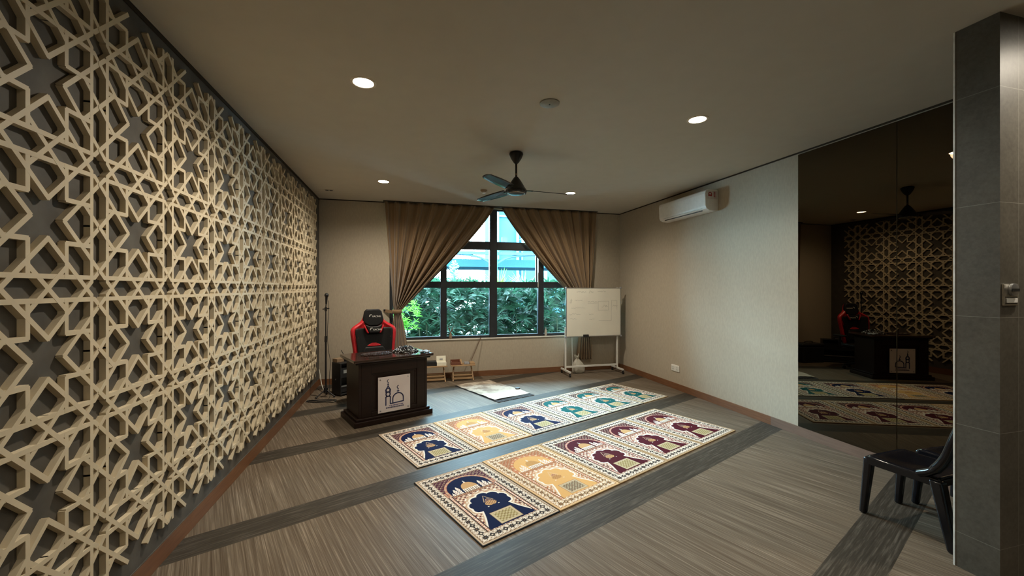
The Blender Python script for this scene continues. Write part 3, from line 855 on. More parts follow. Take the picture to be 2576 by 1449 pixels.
# ------------------------------------------------------------------ podium
def podium():
    t = thing('podium', 'dark stained wooden podium with a pale mosque plaque on its front', 'podium', UV(1.40, 4.88), ANG)
    W, D = 1.0, 0.61
    box('base_plinth', M['podium'], t, 0, W, 0, D, 0.0008, 0.065, 0.008)
    m = MB(); m.prism([(0.03, 0.065), (0.05, 0.085), (0.06, 0.1)], 0, 1, lambda a, b, d: Vector((a, d, b))) if False else None
    box('plinth_moulding', M['podium'], t, 0.028, W-0.028, 0.028, D-0.028, 0.0655, 0.095, 0.008)
    # body as four sides with a framed recessed front
    x0, x1, y0, y1, z0, z1 = 0.062, 0.942, 0.052, 0.56, 0.0955, 0.735
    box('side_panel', M['podium'], t, x0, x0+0.03, y0, y1, z0, z1, 0.003)
    box('side_panel', M['podium'], t, x1-0.03, x1, y0, y1, z0, z1, 0.003)
    fm = MB(); px0, px1, pz0, pz1 = 0.215, 0.80, 0.15, 0.61
    fm.box(x0+0.0305, px0, y0, y0+0.03, z0, z1); fm.box(px1, x1-0.0305, y0, y0+0.03, z0, z1)
    fm.box(px0, px1, y0, y0+0.03, z0, pz0); fm.box(px0, px1, y0, y0+0.03, pz1, z1)
    fm.build('front_frame', M['podium'], t, bevel=0.004)
    box('front_panel', M['podium'], t, px0, px1, y0+0.022, y0+0.034, pz0, pz1)
    pm = MB()
    for a, b, c, d in ((px0, px1, pz0, pz0+0.02), (px0, px1, pz1-0.02, pz1), (px0, px0+0.02, pz0, pz1), (px1-0.02, px1, pz0, pz1)):
        pm.box(a, b, y0+0.012, y0+0.022, c, d)
    pm.build('panel_moulding', M['podium'], t, bevel=0.003)
    box('inner_shelf', M['podium'], t, x0+0.03, x1-0.03, y0+0.035, y1, 0.36, 0.38)
    # top
    box('top_moulding', M['podium'], t, 0.02, W-0.02, 0.02, D-0.03, 0.7355, 0.76, 0.008)
    box('desk_top', M['podium_top'], t, -0.008, W+0.012, -0.004, D+0.01, 0.7605, 0.795, 0.008, seg=3)
    # plaque
    q = box('plaque', M['plaque'], t, 0.288, 0.7, 0.034, 0.040, 0.118, 0.556, 0.0015)
    yy = 0.0338
    for x in (0.315, 0.673):
        for z in (0.148, 0.527):
            s = MB(); s.lathe([(0.0085, 0), (0.0085, 0.005), (0.006, 0.0065), (0.001, 0.0065)], 14, Matrix.Translation((x, yy+0.0002, z)) @ Matrix.Rotation(PI/2, 4, 'X'))
            s.build('screw', M['alu'], q, smooth=40)
    def stroke(mb, pts, w=0.0145):
        for a, b in zip(pts[:-1], pts[1:]):
            d = Vector((b[0]-a[0], 0, b[1]-a[1])).normalized()*w*0.35
            mb.bar((a[0]-d.x, yy-0.0005, a[1]-d.z), (b[0]+d.x, yy-0.0005, b[1]+d.z), 0.0012, w, (0, 0, 1)) if False else mb.bar(Vector((a[0], yy-0.0006, a[1]))-d, Vector((b[0], yy-0.0006, b[1]))+d, w, 0.0012, (0, 1, 0))
    g = MB()
    mx = 0.412
    stroke(g, [(mx-0.028, 0.205), (mx-0.028, 0.30)]); stroke(g, [(mx+0.028, 0.222), (mx+0.028, 0.30)])
    stroke(g, [(mx+0.028*math.cos(PI*k/10), 0.30+0.012*math.sin(PI*k/10)) for k in range(11)])
    ring = lambda cx, cz, r: [(cx+r*math.cos(2*PI*k/18), cz+r*math.sin(2*PI*k/18)) for k in range(19)]
    stroke(g, ring(mx, 0.338, 0.026)); stroke(g, ring(mx, 0.388, 0.022), 0.011)
    stroke(g, [(mx-0.026, 0.36), (mx-0.03, 0.392), (mx, 0.437), (mx+0.03, 0.392), (mx+0.026, 0.36)])
    stroke(g, [(mx, 0.437), (mx, 0.475)], 0.009); stroke(g, [(mx-0.007, 0.455), (mx+0.007, 0.455)], 0.012)
    cres = lambda cx, cz, r: [(cx+r*math.cos(a), cz+r*math.sin(a)) for a in [R(80+22*k) for k in range(10)]]
    stroke(g, cres(mx+0.006, 0.5, 0.016), 0.007)
    dx = 0.54
    stroke(g, [(dx-0.068, 0.218), (dx-0.068, 0.272)]+[(dx-0.068*math.cos(PI*k/16), 0.272+0.065*math.sin(PI*k/16)) for k in range(1, 16)]+[(dx+0.068, 0.272), (dx+0.068, 0.225)])
    stroke(g, [(mx+0.028, 0.216), (dx-0.068, 0.218), (dx+0.068, 0.226)])
    stroke(g, [(dx, 0.337), (dx, 0.385)], 0.009); stroke(g, [(dx-0.011, 0.36), (dx+0.011, 0.36)], 0.014)
    stroke(g, cres(dx+0.005, 0.41, 0.018), 0.008)
    g.build('mosque_emblem', M['navy_print'], q)
    g = MB(); rr = random.Random(3)
    x = 0.425
    while x < 0.6:
        w = rr.uniform(0.006, 0.016); g.box(x, x+w, yy-0.001, yy, 0.187+rr.uniform(-0.002, 0.002), 0.199); x += w+0.004
    g.build('plaque_caption', M['violet_print'], q)
    g = MB(); x = 0.385
    while x < 0.605:
        w = rr.uniform(0.006, 0.013); g.box(x, x+w, yy-0.001, yy, 0.162, 0.178); x += w+0.0035
    g.build('plaque_caption', M['navy_print'], q)
podium()

# beads and small things on the podium
def local(u, v, z): return UV(1.40+u, 4.88+v, z)
def bead_pile(name, label, mats, cu, cv, ru, rv, n, hgt, seed):
    rr = random.Random(seed)
    root = None
    for idx, (mk, share) in enumerate(mats):
        m = MB()
        for k in range(int(n*share)):
            a = rr.uniform(0, 2*PI); q = math.sqrt(rr.random())
            r = rr.uniform(0.0055, 0.008)
            z = 0.796+r+hgt*(1-q*q)*rr.random()
            p = local(cu+ru*q*math.cos(a), cv+rv*q*math.sin(a), z)
            m.sphere(p, r, 7, 5)
        o = m.build(name if idx == 0 else 'clear_beads', M[mk], root, smooth=80)
        if idx == 0: root = o; tag(o, label, 'prayer beads', kind='stuff')
bead_pile('prayer_beads', 'heap of black and clear prayer beads at the right end of the podium top', (('dark_bead', 0.72), ('clear_bead', 0.28)), 0.76, 0.33, 0.17, 0.17, 900, 0.075, 4)
bead_pile('prayer_beads', 'loose brown prayer beads spread across the middle of the podium top', (('brown_bead', 1.0),), 0.37, 0.33, 0.2, 0.12, 330, 0.016, 9)
m = MB()
rows = [[local(0.87+0.12*i/8, 0.06+0.08*j/6, 0.799+0.012*math.sin(i*0.9)*math.cos(j*0.8)+0.012) for i in range(9)] for j in range(7)]
m.sheet(rows); tag(m.build('folded_cloth', M['blue_cloth'], smooth=70, solid=0.014), 'small blue grey folded cloth at the right corner of the podium top', 'cloth')

# ------------------------------------------------------------------ racing style office chair behind the podium
def text_mesh(body, size, depth=0.0008, shear=0.2):
    cu = bpy.data.curves.new('txt', 'FONT'); cu.body = body; cu.size = size; cu.extrude = depth; cu.shear = shear
    cu.align_x = 'CENTER'; cu.align_y = 'CENTER'
    o = bpy.data.objects.new('txt', cu); COL.objects.link(o)
    dg = bpy.context.evaluated_depsgraph_get(); me = bpy.data.meshes.new_from_object(o.evaluated_get(dg))
    bpy.data.objects.remove(o); return me
def racing_chair():
    loc = UV(2.0, 6.0)
    t = thing('gaming_chair', 'red and black racing style office chair behind the podium', 'chair', loc, ANG-R(8))
    zt = 1.335
    # backrest outline half widths by height (front view), then depth curve
    prof = [(0.50, 0.25), (0.60, 0.275), (0.72, 0.288), (0.84, 0.3), (0.95, 0.318), (1.02, 0.325), (1.065, 0.312), (1.10, 0.25), (1.14, 0.178), (1.20, 0.138), (1.26, 0.118), (1.29, 0.1), (1.305, 0.07), (1.31, 0.03)]
    def back(wfac0, wfac1, zlo, zhi, yoff, bulge, nx=14):
        rows = []
        for z, hw in prof:
            if z < zlo-1e-6 or z > zhi+1e-6: continue
            row = []
            for i in range(nx+1):
                s = -1+2*i/nx
                x = s*hw*(wfac1 if wfac0 == 0 else 1)
                lean = 0.15*(z-0.5)+0.05*max(0, z-1.1)
                wing = -0.085*abs(s)**2.6*(1 if z < 1.06 else max(0.2, 1-(z-1.06)*5))
                row.append(Vector((x, lean+yoff+wing+bulge*(1-s*s), z)))
            rows.append(row)
        return rows
    m = MB(); m.sheet(back(0, 1, 0.5, 1.4, 0, 0)); m.build('backrest', M['red_leather'], t, smooth=70, solid=0.07, sub=1)
    m = MB(); m.sheet(back(0, 0.83, 0.5, 1.07, -0.034, -0.008)); m.build('back_cushion', M['black_leather'], t, smooth=70, solid=0.03, sub=1)
    # harness openings as dark ringed slots with a pale glint
    for s in (-1, 1):
        m = MB(); pts = [(s*0.155, 1.0), (s*0.215, 1.012), (s*0.225, 0.985), (s*0.175, 0.965)]
        m.prism(pts, -0.025, -0.018, lambda a, b, d: Vector((a, d+0.15*(b-0.5)-0.045, b))); m.build('harness_slot', M['alu'], t)
        m = MB(); m.prism([(s*0.225, 0.93), (s*0.262, 1.0), (s*0.27, 0.94), (s*0.25, 0.87)], -0.025, -0.018, lambda a, b, d: Vector((a, d+0.15*(b-0.5)-0.09, b))); m.build('red_inset', M['red_leather'], t)
    # head cushion
    def cushion(name, poly, y, th, mat):
        m = MB(); m.prism(poly, y-th/2, y+th/2, lambda a, b, d: Vector((a, d+0.17*(b-0.5), b))); return m.build(name, mat, t, smooth=60, bevel=0.018, seg=3)
    cushion('head_cushion', [(-0.122, 1.12), (-0.152, 1.17), (-0.124, 1.30), (-0.09, 1.335), (0.09, 1.335), (0.124, 1.30), (0.152, 1.17), (0.122, 1.12), (0.06, 1.085), (-0.06, 1.085)], -0.047, 0.062, M['black_leather'])
    cushion('neck_pad', [(-0.125, 1.115), (-0.075, 0.985), (0.075, 0.985), (0.125, 1.115), (0.05, 1.085), (-0.05, 1.085)], -0.098, 0.045, M['black_leather'])
    for s in (-1, 1):
        cushion('red_bolster', [(s*0.13, 1.115), (s*0.145, 1.08), (s*0.1, 0.985), (s*0.07, 0.985), (s*0.11, 1.07)], -0.1, 0.035, M['red_leather'])
    cushion('lumbar_patch', [(-0.12, 0.80), (-0.03, 0.845), (0.03, 0.845), (0.12, 0.80), (0.0, 0.79)], -0.062, 0.02, M['red_leather'])
    cushion('lumbar_cushion', [(-0.16, 0.58), (-0.17, 0.72), (-0.13, 0.79), (0.13, 0.79), (0.17, 0.72), (0.16, 0.58)], -0.07, 0.05, M['black_leather'])
    me = text_mesh('RACING', 0.045); me.materials.append(M['white_plastic'])
    for z in (1.235, 1.045):
        lg = MB(); b = -0.005
        lg.prism([(-0.062, z-0.022), (-0.05, z-0.022), (-0.037, z+0.012), (-0.02, z+0.012), (-0.016, z+0.022), (-0.045, z+0.022), (-0.05, z+0.012)], 0, 0.001, lambda a, c, d: Vector((a-0.005, d, c)))
        y = -0.0795+0.17*(z-0.5) if z > 1.1 else -0.1225+0.17*(z-0.5)
        lg.v = [(p[0], p[1]+y, p[2]) for p in lg.v]
        lo = lg.build('logo_mark', M['white_plastic'], t)
        o = bpy.data.objects.new('logo_text', me); COL.objects.link(o); o.parent = t
        o.location = (0.045, y, z-0.008); o.rotation_euler = (R(80.4), 0, 0); o.scale = (0.75, 0.8, 1)
    # seat, arms, base
    m = MB(); m.box(-0.26, 0.26, -0.40, 0.06, 0.43, 0.52); m.build('seat', M['black_leather'], t, smooth=60, bevel=0.035, seg=3)
    for s in (-1, 1):
        m = MB(); m.tube([(s*0.28, -0.05, 0.46), (s*0.33, -0.05, 0.47), (s*0.34, -0.06, 0.62), (s*0.34, -0.07, 0.66)], 0.022, 10); m.build('arm_post', M['black'], t, smooth=50)
        box('arm_pad', M['black'], t, s*0.34-0.045, s*0.34+0.045, -0.2, 0.06, 0.661, 0.695, 0.012)
    m = MB(); m.tube([(0, -0.16, 0.43), (0, -0.16, 0.1)], 0.03, 14); m.build('gas_lift', M['black'], t, smooth=50)
    for k in range(5):
        a = 2*PI*k/5+0.3; dx, dy = math.cos(a), math.sin(a)
        m = MB(); m.bar((0.02*dx, -0.16+0.02*dy, 0.12), (0.29*dx, -0.16+0.29*dy, 0.085), 0.05, 0.03); lg = m.build('leg', M['black'], t, bevel=0.006)
        m = MB(); m.tube([(0.28*dx-0.02*dy, -0.16+0.28*dy+0.02*dx, 0.032), (0.28*dx+0.02*dy, -0.16+0.28*dy-0.02*dx, 0.032)], 0.031, 14); m.build('caster', M['black'], lg, smooth=50)
racing_chair()

# ------------------------------------------------------------------ microphone stand, cables, equipment rack
def mic_stand():
    t = thing('microphone_stand', 'slim black microphone stand in the corner by the lattice screen', 'microphone stand', (-1.165, 6.66, 0))
    m = MB(); m.tube([(0, 0, 0.1), (0, 0, 0.86)], 0.0135, 12); m.build('lower_tube', M['black'], t, smooth=50)
    m = MB(); m.tube([(0, 0, 0.86), (0, 0, 1.32)], 0.0085, 12); m.build('upper_tube', M['black'], t, smooth=50)
    m = MB(); m.tube([(0, 0, 0.83), (0, 0, 0.92)], 0.019, 12); m.build('clutch', M['black'], t, smooth=50)
    m = MB(); m.tube([(0, 0, 1.3), (0, 0, 1.36)], 0.017, 12); m.tube([(-0.045, 0, 1.33), (0.05, 0, 1.34)], 0.008, 8); m.build('boom_joint', M['black'], t, smooth=50)
    m = MB(); m.tube([(0, 0, 1.34), (0.008, -0.005, 1.46)], 0.0075, 10); m.build('boom', M['black'], t, smooth=50)
    m = MB(); m.tube([(0.006, -0.003, 1.41), (0.012, -0.012, 1.515)], [0.013, 0.019], 14); mi = m.build('microphone', M['black'], t, smooth=50)
    m = MB(); m.sphere((0.013, -0.014, 1.54), 0.031, 14, 10, (1, 1, 1.1)); m.build('mic_grille', M['fan_blade'], mi, smooth=60)
    m = MB(); m.tube([(0, 0, 0.07), (0, 0, 0.14)], 0.03, 14); m.build('base_hub', M['black'], t, smooth=50)
    for k in range(3):
        a = R(215+120*k); m = MB(); m.tube([(0.015*math.cos(a), 0.015*math.sin(a), 0.105), (0.14*math.cos(a), 0.14*math.sin(a), 0.018)], 0.009, 8)
        lg = m.build('leg', M['black'], t, smooth=50)
        m = MB(); m.sphere((0.142*math.cos(a), 0.142*math.sin(a), 0.0165), 0.0155, 10, 7); m.build('rubber_foot', M['cable'], lg, smooth=60)
mic_stand()
def wavy(pts, n=10):
    P = [Vector(p) for p in pts]; out = []
    for i in range(len(P)-1):
        p0, p1, p2, p3 = P[max(0, i-1)], P[i], P[i+1], P[min(len(P)-1, i+2)]
        for k in range(n):
            s = k/n; out.append(0.5*((2*p1)+(p2-p0)*s+(2*p0-5*p1+4*p2-p3)*s*s+(3*p1-p0-3*p2+p3)*s**3))
    out.append(P[-1]); return out
m = MB(); m.tube(wavy([(-1.13, 6.655, 1.46), (-1.125, 6.62, 1.2), (-1.14, 6.64, 0.95), (-1.12, 6.63, 0.7), (-1.095, 6.63, 0.52), (-1.11, 6.63, 0.3), (-1.1, 6.58, 0.09), (-1.09, 6.55, 0.03), (-1.1, 6.5, 0.008)]), 0.0035, 6)
tag(m.build('microphone_cable', M['cable'], smooth=60), 'thin black cable hanging down beside the microphone stand', 'cable')
m = MB(); m.tube(wavy([(-0.98, 6.43, 0.007), (-1.05, 6.40, 0.007), (-1.2, 6.41, 0.007), (-1.34, 6.46, 0.007), (-1.38, 6.42, 0.007), (-1.25, 6.35, 0.007), (-1.1, 6.33, 0.009), (-1.0, 6.30, 0.007), (-0.98, 6.38, 0.013), (-1.1, 6.43, 0.016), (-1.3, 6.44, 0.016), (-1.38, 6.47, 0.007)], 12), 0.006, 6)
tag(m.build('coiled_cable', M['cable'], smooth=60), 'loose black cable coiled on the floor at the lattice corner', 'cable')
m = MB(); m.tube(wavy([(-1.36, 7.2, 0.32), (-1.33, 7.16, 0.18), (-1.29, 7.05, 0.09), (-1.24, 6.95, 0.03), (-1.2, 6.93, 0.008)]), 0.007, 7)
tag(m.build('white_wall_cable', M['white_cable'], smooth=60), 'short white cable dropping from the corner to the floor', 'cable')
def rack():
    t = thing('equipment_rack', 'black equipment rack box on the floor between microphone stand and podium', 'equipment rack', (-0.95, 6.60, 0), R(42))
    W, D, H = 0.6, 0.22, 0.505
    m = MB(); e = 0.018
    m.box(0, W, 0, D, 0.02, 0.02+e); m.box(0, W, 0, D, H-e, H); m.box(0, e, 0, D, 0.02+e, H-e); m.box(W-e, W, 0, D, 0.02+e, H-e); m.box(e, W-e, D-0.01, D, 0.02+e, H-e)
    m.build('cabinet', M['black'], t, bevel=0.003)
    box('amplifier', M['black'], t, 0.03, 0.57, 0.03, 0.2, 0.27, 0.42, 0.003)
    box('display_strip', M['alu'], t, 0.07, 0.24, 0.026, 0.0295, 0.34, 0.39)
    box('mixer_module', M['fan_blade'], t, 0.03, 0.57, 0.03, 0.2, 0.05, 0.13, 0.003)
    box('module_trim', M['alu'], t, 0.03, 0.57, 0.022, 0.0295, 0.135, 0.155)
    for x in (0.03, W-0.03):
        for y in (0.03, D-0.03):
            m = MB(); m.lathe([(0.016, 0.0005), (0.02, 0.02)], 12, Matrix.Translation((x, y, 0))); m.build('rubber_foot', M['cable'], t)
    m = MB(); m.lathe([(0.012, 0), (0.012, 0.004), (0.001, 0.005)], 12, Matrix.Translation((-0.0002, 0.12, 0.25)) @ Matrix.Rotation(-PI/2, 4, 'Y')); m.build('side_stud', M['alu'], t)
    Mx = Matrix.Translation((-0.95, 6.60, 0)) @ Matrix.Rotation(R(42), 4, 'Z')
    def on_rack(o, x, y, z): o.location = Mx @ Vector((x, y, z)); o.rotation_euler = (0, 0, R(42)); return o
    o = on_rack(MB().build if False else box('small_box', M['clay'], None, 0, 0.12, 0, 0.12, 0, 0.055, 0.004), 0.01, 0.1, H+0.0005)
    tag(o, 'small greyish box on top of the equipment rack', 'box')
    r = thing('wireless_receiver', 'black wireless receiver with a slanted antenna on the equipment rack', 'receiver')
    on_rack(r, 0.18, 0.06, H+0.0005)
    box('receiver_body', M['black'], r, 0, 0.2, 0, 0.15, 0, 0.05, 0.006)
    box('receiver_panel', M['alu'], r, 0.01, 0.19, -0.003, 0.0, 0.008, 0.03)
    m = MB(); m.tube([(0.01, 0.1, 0.045), (-0.045, 0.12, 0.17)], 0.005, 8); m.build('antenna', M['black'], r)
    m = MB(); m.tube(wavy([(0.02, 0.03, 0.055), (0.07, 0.05, 0.085), (0.12, 0.03, 0.06), (0.16, 0.07, 0.09), (0.19, 0.05, 0.056)]), 0.008, 7); m.build('looped_lead', M['cable'], r, smooth=60)
    return t
rack()
# dark case behind the podium seen in the mirror
t = thing('carry_case', 'black carry case on the floor behind the podium, seen in the mirror', 'case', (-0.2, 7.08, 0), R(8))
box('case_body', M['black'], t, -0.27, 0.27, -0.14, 0.14, 0.0008, 0.36, 0.03, seg=3)
box('case_lid', M['black'], t, -0.275, 0.275, -0.145, 0.145, 0.3605, 0.42, 0.02, seg=3)
m = MB(); m.tube(wavy([(-0.09, 0, 0.418), (-0.08, 0, 0.455), (0.08, 0, 0.455), (0.09, 0, 0.418)]), 0.01, 8); m.build('case_handle', M['black'], t, smooth=60)

# ------------------------------------------------------------------ low folding tables and what stands on them
def low_table():
    t = thing('folding_table', 'x', 'table', group='low wooden folding tables under the window')
    L, D, H = 0.43, 0.25, 0.285
    m = MB()
    for k in range(3): m.box(-L/2, L/2, -D/2+k*(D/3), -D/2+(k+1)*(D/3)-0.006, H-0.018, H)
    m.build('table_top', M['pine'], t, bevel=0.003)
    for s in (-1, 1):
        for q in (-1, 1):
            m = MB(); m.bar((s*(L/2-0.035), q*(D/2-0.025), 0.0015), (s*(L/2-0.06), -q*(D/2-0.06)*0.5, H-0.019), 0.02, 0.024); m.build('leg', M['pine'], t, bevel=0.002)
    for q in (-1, 1):
        m = MB(); m.bar((-(L/2-0.04), q*(D/2-0.035), 0.05), ((L/2-0.04), q*(D/2-0.035), 0.05), 0.018, 0.03); m.bar((-(L/2-0.045), q*(D/2-0.055), 0.105), ((L/2-0.045), q*(D/2-0.055), 0.105), 0.016, 0.022)
        m.build('cross_rail', M['pine'], t, bevel=0.002)
    return t
lt = low_table(); lt.location = (0.995, 7.27, 0); lt['label'] = 'low wooden folding table in the open under the window, stick end on it'
lt2 = dup(lt, (0.5, 7.27, 0), 0, 'low wooden folding table half hidden behind the podium')
H = 0.2855
o = box('dark_book_box', M['black'], None, 0, 0.19, 0, 0.15, 0, 0.075, 0.004); o.location = (0.34, 7.2, H)
tag(o, 'dark box on the low table just right of the podium', 'box')
t = thing('card_box', 'white card box with a raised lid on the low tables', 'box', (0.535, 7.18, H))
box('box_body', M['card'], t, 0, 0.165, 0, 0.14, 0, 0.06, 0.002)
m = MB(); m.bar((0.0, 0.13, 0.1), (0.165, 0.13, 0.1), 0.11, 0.006, (0, 1, -0.2)); m.build('lid', M['card'], t)
m = MB(); m.box(0.055, 0.11, 0.116, 0.122, 0.088, 0.11); m.build('lid_print', M['grey_plastic'], t)
t = thing('wooden_tray', 'red brown wooden tray beside the white card box', 'tray', (0.785, 7.18, H))
box('tray_base', M['tray_wood'], t, 0, 0.165, 0, 0.17, 0, 0.02, 0.002)
m = MB(); m.box(0, 0.165, 0, 0.012, 0.0205, 0.055); m.box(0, 0.165, 0.158, 0.17, 0.0205, 0.075); m.box(0, 0.012, 0.0125, 0.1575, 0.0205, 0.06); m.box(0.153, 0.165, 0.0125, 0.1575, 0.0205, 0.06)
m.build('tray_rim', M['tray_wood'], t, bevel=0.002)
m = MB(); m.bar((0.182, 0, 0.012), (0.182, 0.17, 0.07), 0.03, 0.012); m.build('tray_end', M['pine'], t)['label'] = 'pale wooden tray end'
o = box('grey_device', M['grey_plastic'], None, 0, 0.09, 0, 0.08, 0, 0.04, 0.006); o.location = (1.02, 7.2, H)
tag(o, 'small grey device on the low table next to the wooden block', 'device')
o = box('wood_block', M['pine'], None, 0, 0.085, 0, 0.16, 0, 0.028, 0.003); o.location = (1.122, 7.185, H)
tag(o, 'pale wooden block at the right end of the low tables', 'wooden block')
m = MB(); m.tube([(1.165, 7.37, H+0.036), (1.25, 7.42, 0.48), (1.36, 7.462, 0.722)], 0.0075, 8)
tag(m.build('walking_stick', M['brown_stick'], smooth=50), 'thin brown stick leaning from the window sill to the low table', 'stick')
# on the sill
def vase(loc):
    t = thing('stem_vase', 'small clay vase with dry red stems on the window sill', 'vase', loc)
    m = MB(); m.lathe([(0.022, 0), (0.028, 0.02), (0.027, 0.05), (0.018, 0.085), (0.014, 0.1), (0.018, 0.115)], 18); m.build('vase_body', M['clay'], t, smooth=50)
    rr = random.Random(5)
    m = MB()
    for k in range(11):
        a = rr.uniform(0, 2*PI); q = rr.uniform(0.03, 0.1)
        m.tube([(0, 0, 0.11), (q*0.5*math.cos(a), q*0.12*math.sin(a), 0.17), (q*math.cos(a), q*0.2*math.sin(a), rr.uniform(0.21, 0.28))], [0.003, 0.003, 0.0015], 5)
    m.build('dry_stems', M['dry_stem'], t)
vase((0.805, YB-0.002, WZ0))
t = thing('spray_bottle', 'small pale bottle on the window sill beside the right mullion', 'bottle', (2.655, YB-0.001, WZ0))
m = MB(); m.lathe([(0.02, 0), (0.024, 0.01), (0.024, 0.1), (0.012, 0.13)], 16); m.build('bottle_body', M['bag'], t, smooth=50)
m = MB(); m.lathe([(0.011, 0.131), (0.012, 0.165), (0.001, 0.167)], 12); m.build('cap', M['grey_plastic'], t, smooth=50)

# ------------------------------------------------------------------ whiteboard on wheels
def whiteboard():
    t = thing('whiteboard', 'mobile whiteboard with faint marker writing in the right back corner', 'whiteboard', (3.515, 7.16, 0), 0)
    W2, z0, z1 = 0.575, 0.715, 1.655
    box('board', M['board_white'], t, -W2+0.012, W2-0.012, -0.012, 0.012, z0+0.012, z1-0.012)
    m = MB(); m.box(-W2, W2, -0.015, 0.015, z0, z0+0.018); m.box(-W2, W2, -0.015, 0.015, z1-0.014, z1); m.box(-W2, -W2+0.014, -0.015, 0.015, z0+0.018, z1-0.014); m.box(W2-0.014, W2, -0.015, 0.015, z0+0.018, z1-0.014)
    m.build('board_frame', M['alu'], t, bevel=0.004)
    m = MB()
    for x in (-W2, W2):
        for z in (z0, z1): m.box(x-0.016, x+0.016, -0.019, 0.019, z-0.016, z+0.016)
    m.build('corner_caps', M['grey_plastic'], t, bevel=0.004)
    for s in (-1, 1):
        x = s*(W2-0.055 if s > 0 else W2-0.005)
        m = MB(); m.box(x-0.015, x+0.015, 0.02, 0.05, 0.1, z1+0.01 if s > 0 else 0.9); m.build('post', M['white_metal'], t, bevel=0.003)
        f = MB(); f.bar((x, -0.2, 0.085), (x, 0.24, 0.085), 0.032, 0.03); ft = f.build('foot_bar', M['white_metal'], t, bevel=0.003)
        for y in (-0.19, 0.225):
            c = MB(); c.tube([(x-0.012, y, 0.0275), (x+0.012, y, 0.0275)], 0.027, 14); c.bar((x, y, 0.03), (x, y, 0.07), 0.018); c.build('caster', M['black'], ft, smooth=50)
    m = MB(); m.box(-W2+0.01, W2-0.07, 0.022, 0.048, 0.13, 0.165); m.build('cross_bar', M['white_metal'], t, bevel=0.003)
    m = MB(); m.tube([(W2+0.012, 0.03, z0+0.02), (W2+0.012, 0.03, z1-0.02)], 0.012, 10); m.build('pivot_rail', M['black'], t, smooth=50)
    # faint half wiped writing
    rr = random.Random(12); m = MB(); y = -0.0125
    def scrib(x, z, w, n, h):
        pts = []
        for k in range(n):
            pts.append((x+w*k/(n-1)+rr.uniform(-0.004, 0.004), z+rr.uniform(-h, h)))
        for a, b in zip(pts[:-1], pts[1:]): m.bar((a[0], y, a[1]), (b[0], y, b[1]), 0.0028, 0.0008, (0, 1, 0))
    for (x, z, w, n, h) in ((-0.36, 1.575, 0.2, 22, 0.012), (-0.1, 1.575, 0.1, 8, 0.03), (0.08, 1.58, 0.17, 16, 0.012), (-0.5, 1.4, 0.05, 7, 0.045), (-0.4, 1.41, 0.16, 14, 0.012), (-0.13, 1.385, 0.2, 16, 0.012), (-0.13, 1.36, 0.2, 5, 0.003),
                            (-0.48, 1.27, 0.3, 22, 0.01), (-0.5, 1.155, 0.22, 14, 0.02), (-0.5, 1.06, 0.14, 9, 0.014), (-0.1, 1.145, 0.09, 8, 0.018), (-0.1, 1.05, 0.11, 9, 0.018), (0.16, 1.3, 0.14, 12, 0.022), (0.4, 1.3, 0.1, 9, 0.02)):
        scrib(x, z, w, n, h)
    def poly(pts):
        for a, b in zip(pts[:-1], pts[1:]): m.bar((a[0], y, a[1]), (b[0], y, b[1]), 0.0026, 0.0008, (0, 1, 0))
    poly([(0.09, 1.22), (0.09, 1.39), (0.31, 1.395), (0.31, 1.22), (0.09, 1.22)]); poly([(0.37, 1.21), (0.375, 1.41), (0.49, 1.4), (0.49, 1.23)]); poly([(0.37, 1.21), (0.37, 1.02), (0.1, 1.025)])
    m.build('marker_writing', M['marker'], t)
    # eraser held on the lower frame by its magnet
    o = box('board_eraser', M['black'], None, -0.055, 0.055, -0.03, 0, 0, 0.05, 0.006)
    o.location = (3.515-0.175, 7.16-0.0155, 0.71)
    tag(o, 'black board eraser on the lower edge of the whiteboard', 'eraser')
whiteboard()
# white carrier bag behind the board, and a thin pole
def blob(sx, sy, sz, n=48):
    rows = []
    for z, r in ((0, 0.05), (0.004, 0.8), (0.05, 0.98), (0.2, 1.0), (0.4, 0.9), (0.58, 0.68), (0.7, 0.4), (0.78, 0.17), (0.82, 0.13), (0.88, 0.24), (0.95, 0.36), (1.0, 0.4)):
        row = []
        for i in range(n+1):
            ph = 2*PI*i/n
            k = 1+(0.07*math.sin(3*ph+4*z)+0.06*math.sin(8*ph+6*z+1)+0.05*math.sin(13*ph-5*z))*(1 if r > 0.1 else 0)
            row.append(Vector((sx*r*k*math.cos(ph)-0.05*z, sy*r*k*math.sin(ph), sz*z*(1+0.07*math.sin(2*ph+1)*z+0.04*math.sin(5*ph)*z))))
        rows.append(row)
    return rows
m = MB(); m.sheet(blob(0.13, 0.06, 0.34)); o = m.build('carrier_bag', M['bag'], smooth=70); o.location = (3.27, 7.3, 0.001)
tag(o, 'crumpled white carrier bag on the floor behind the whiteboard', 'bag')
m = MB(); m.tube([(3.185, 7.405, 0.001), (3.185, 7.465, 0.9)], 0.009, 10); tag(m.build('white_pole', M['white_plastic'], smooth=50), 'thin white pole standing behind the left post of the whiteboard', 'pole')

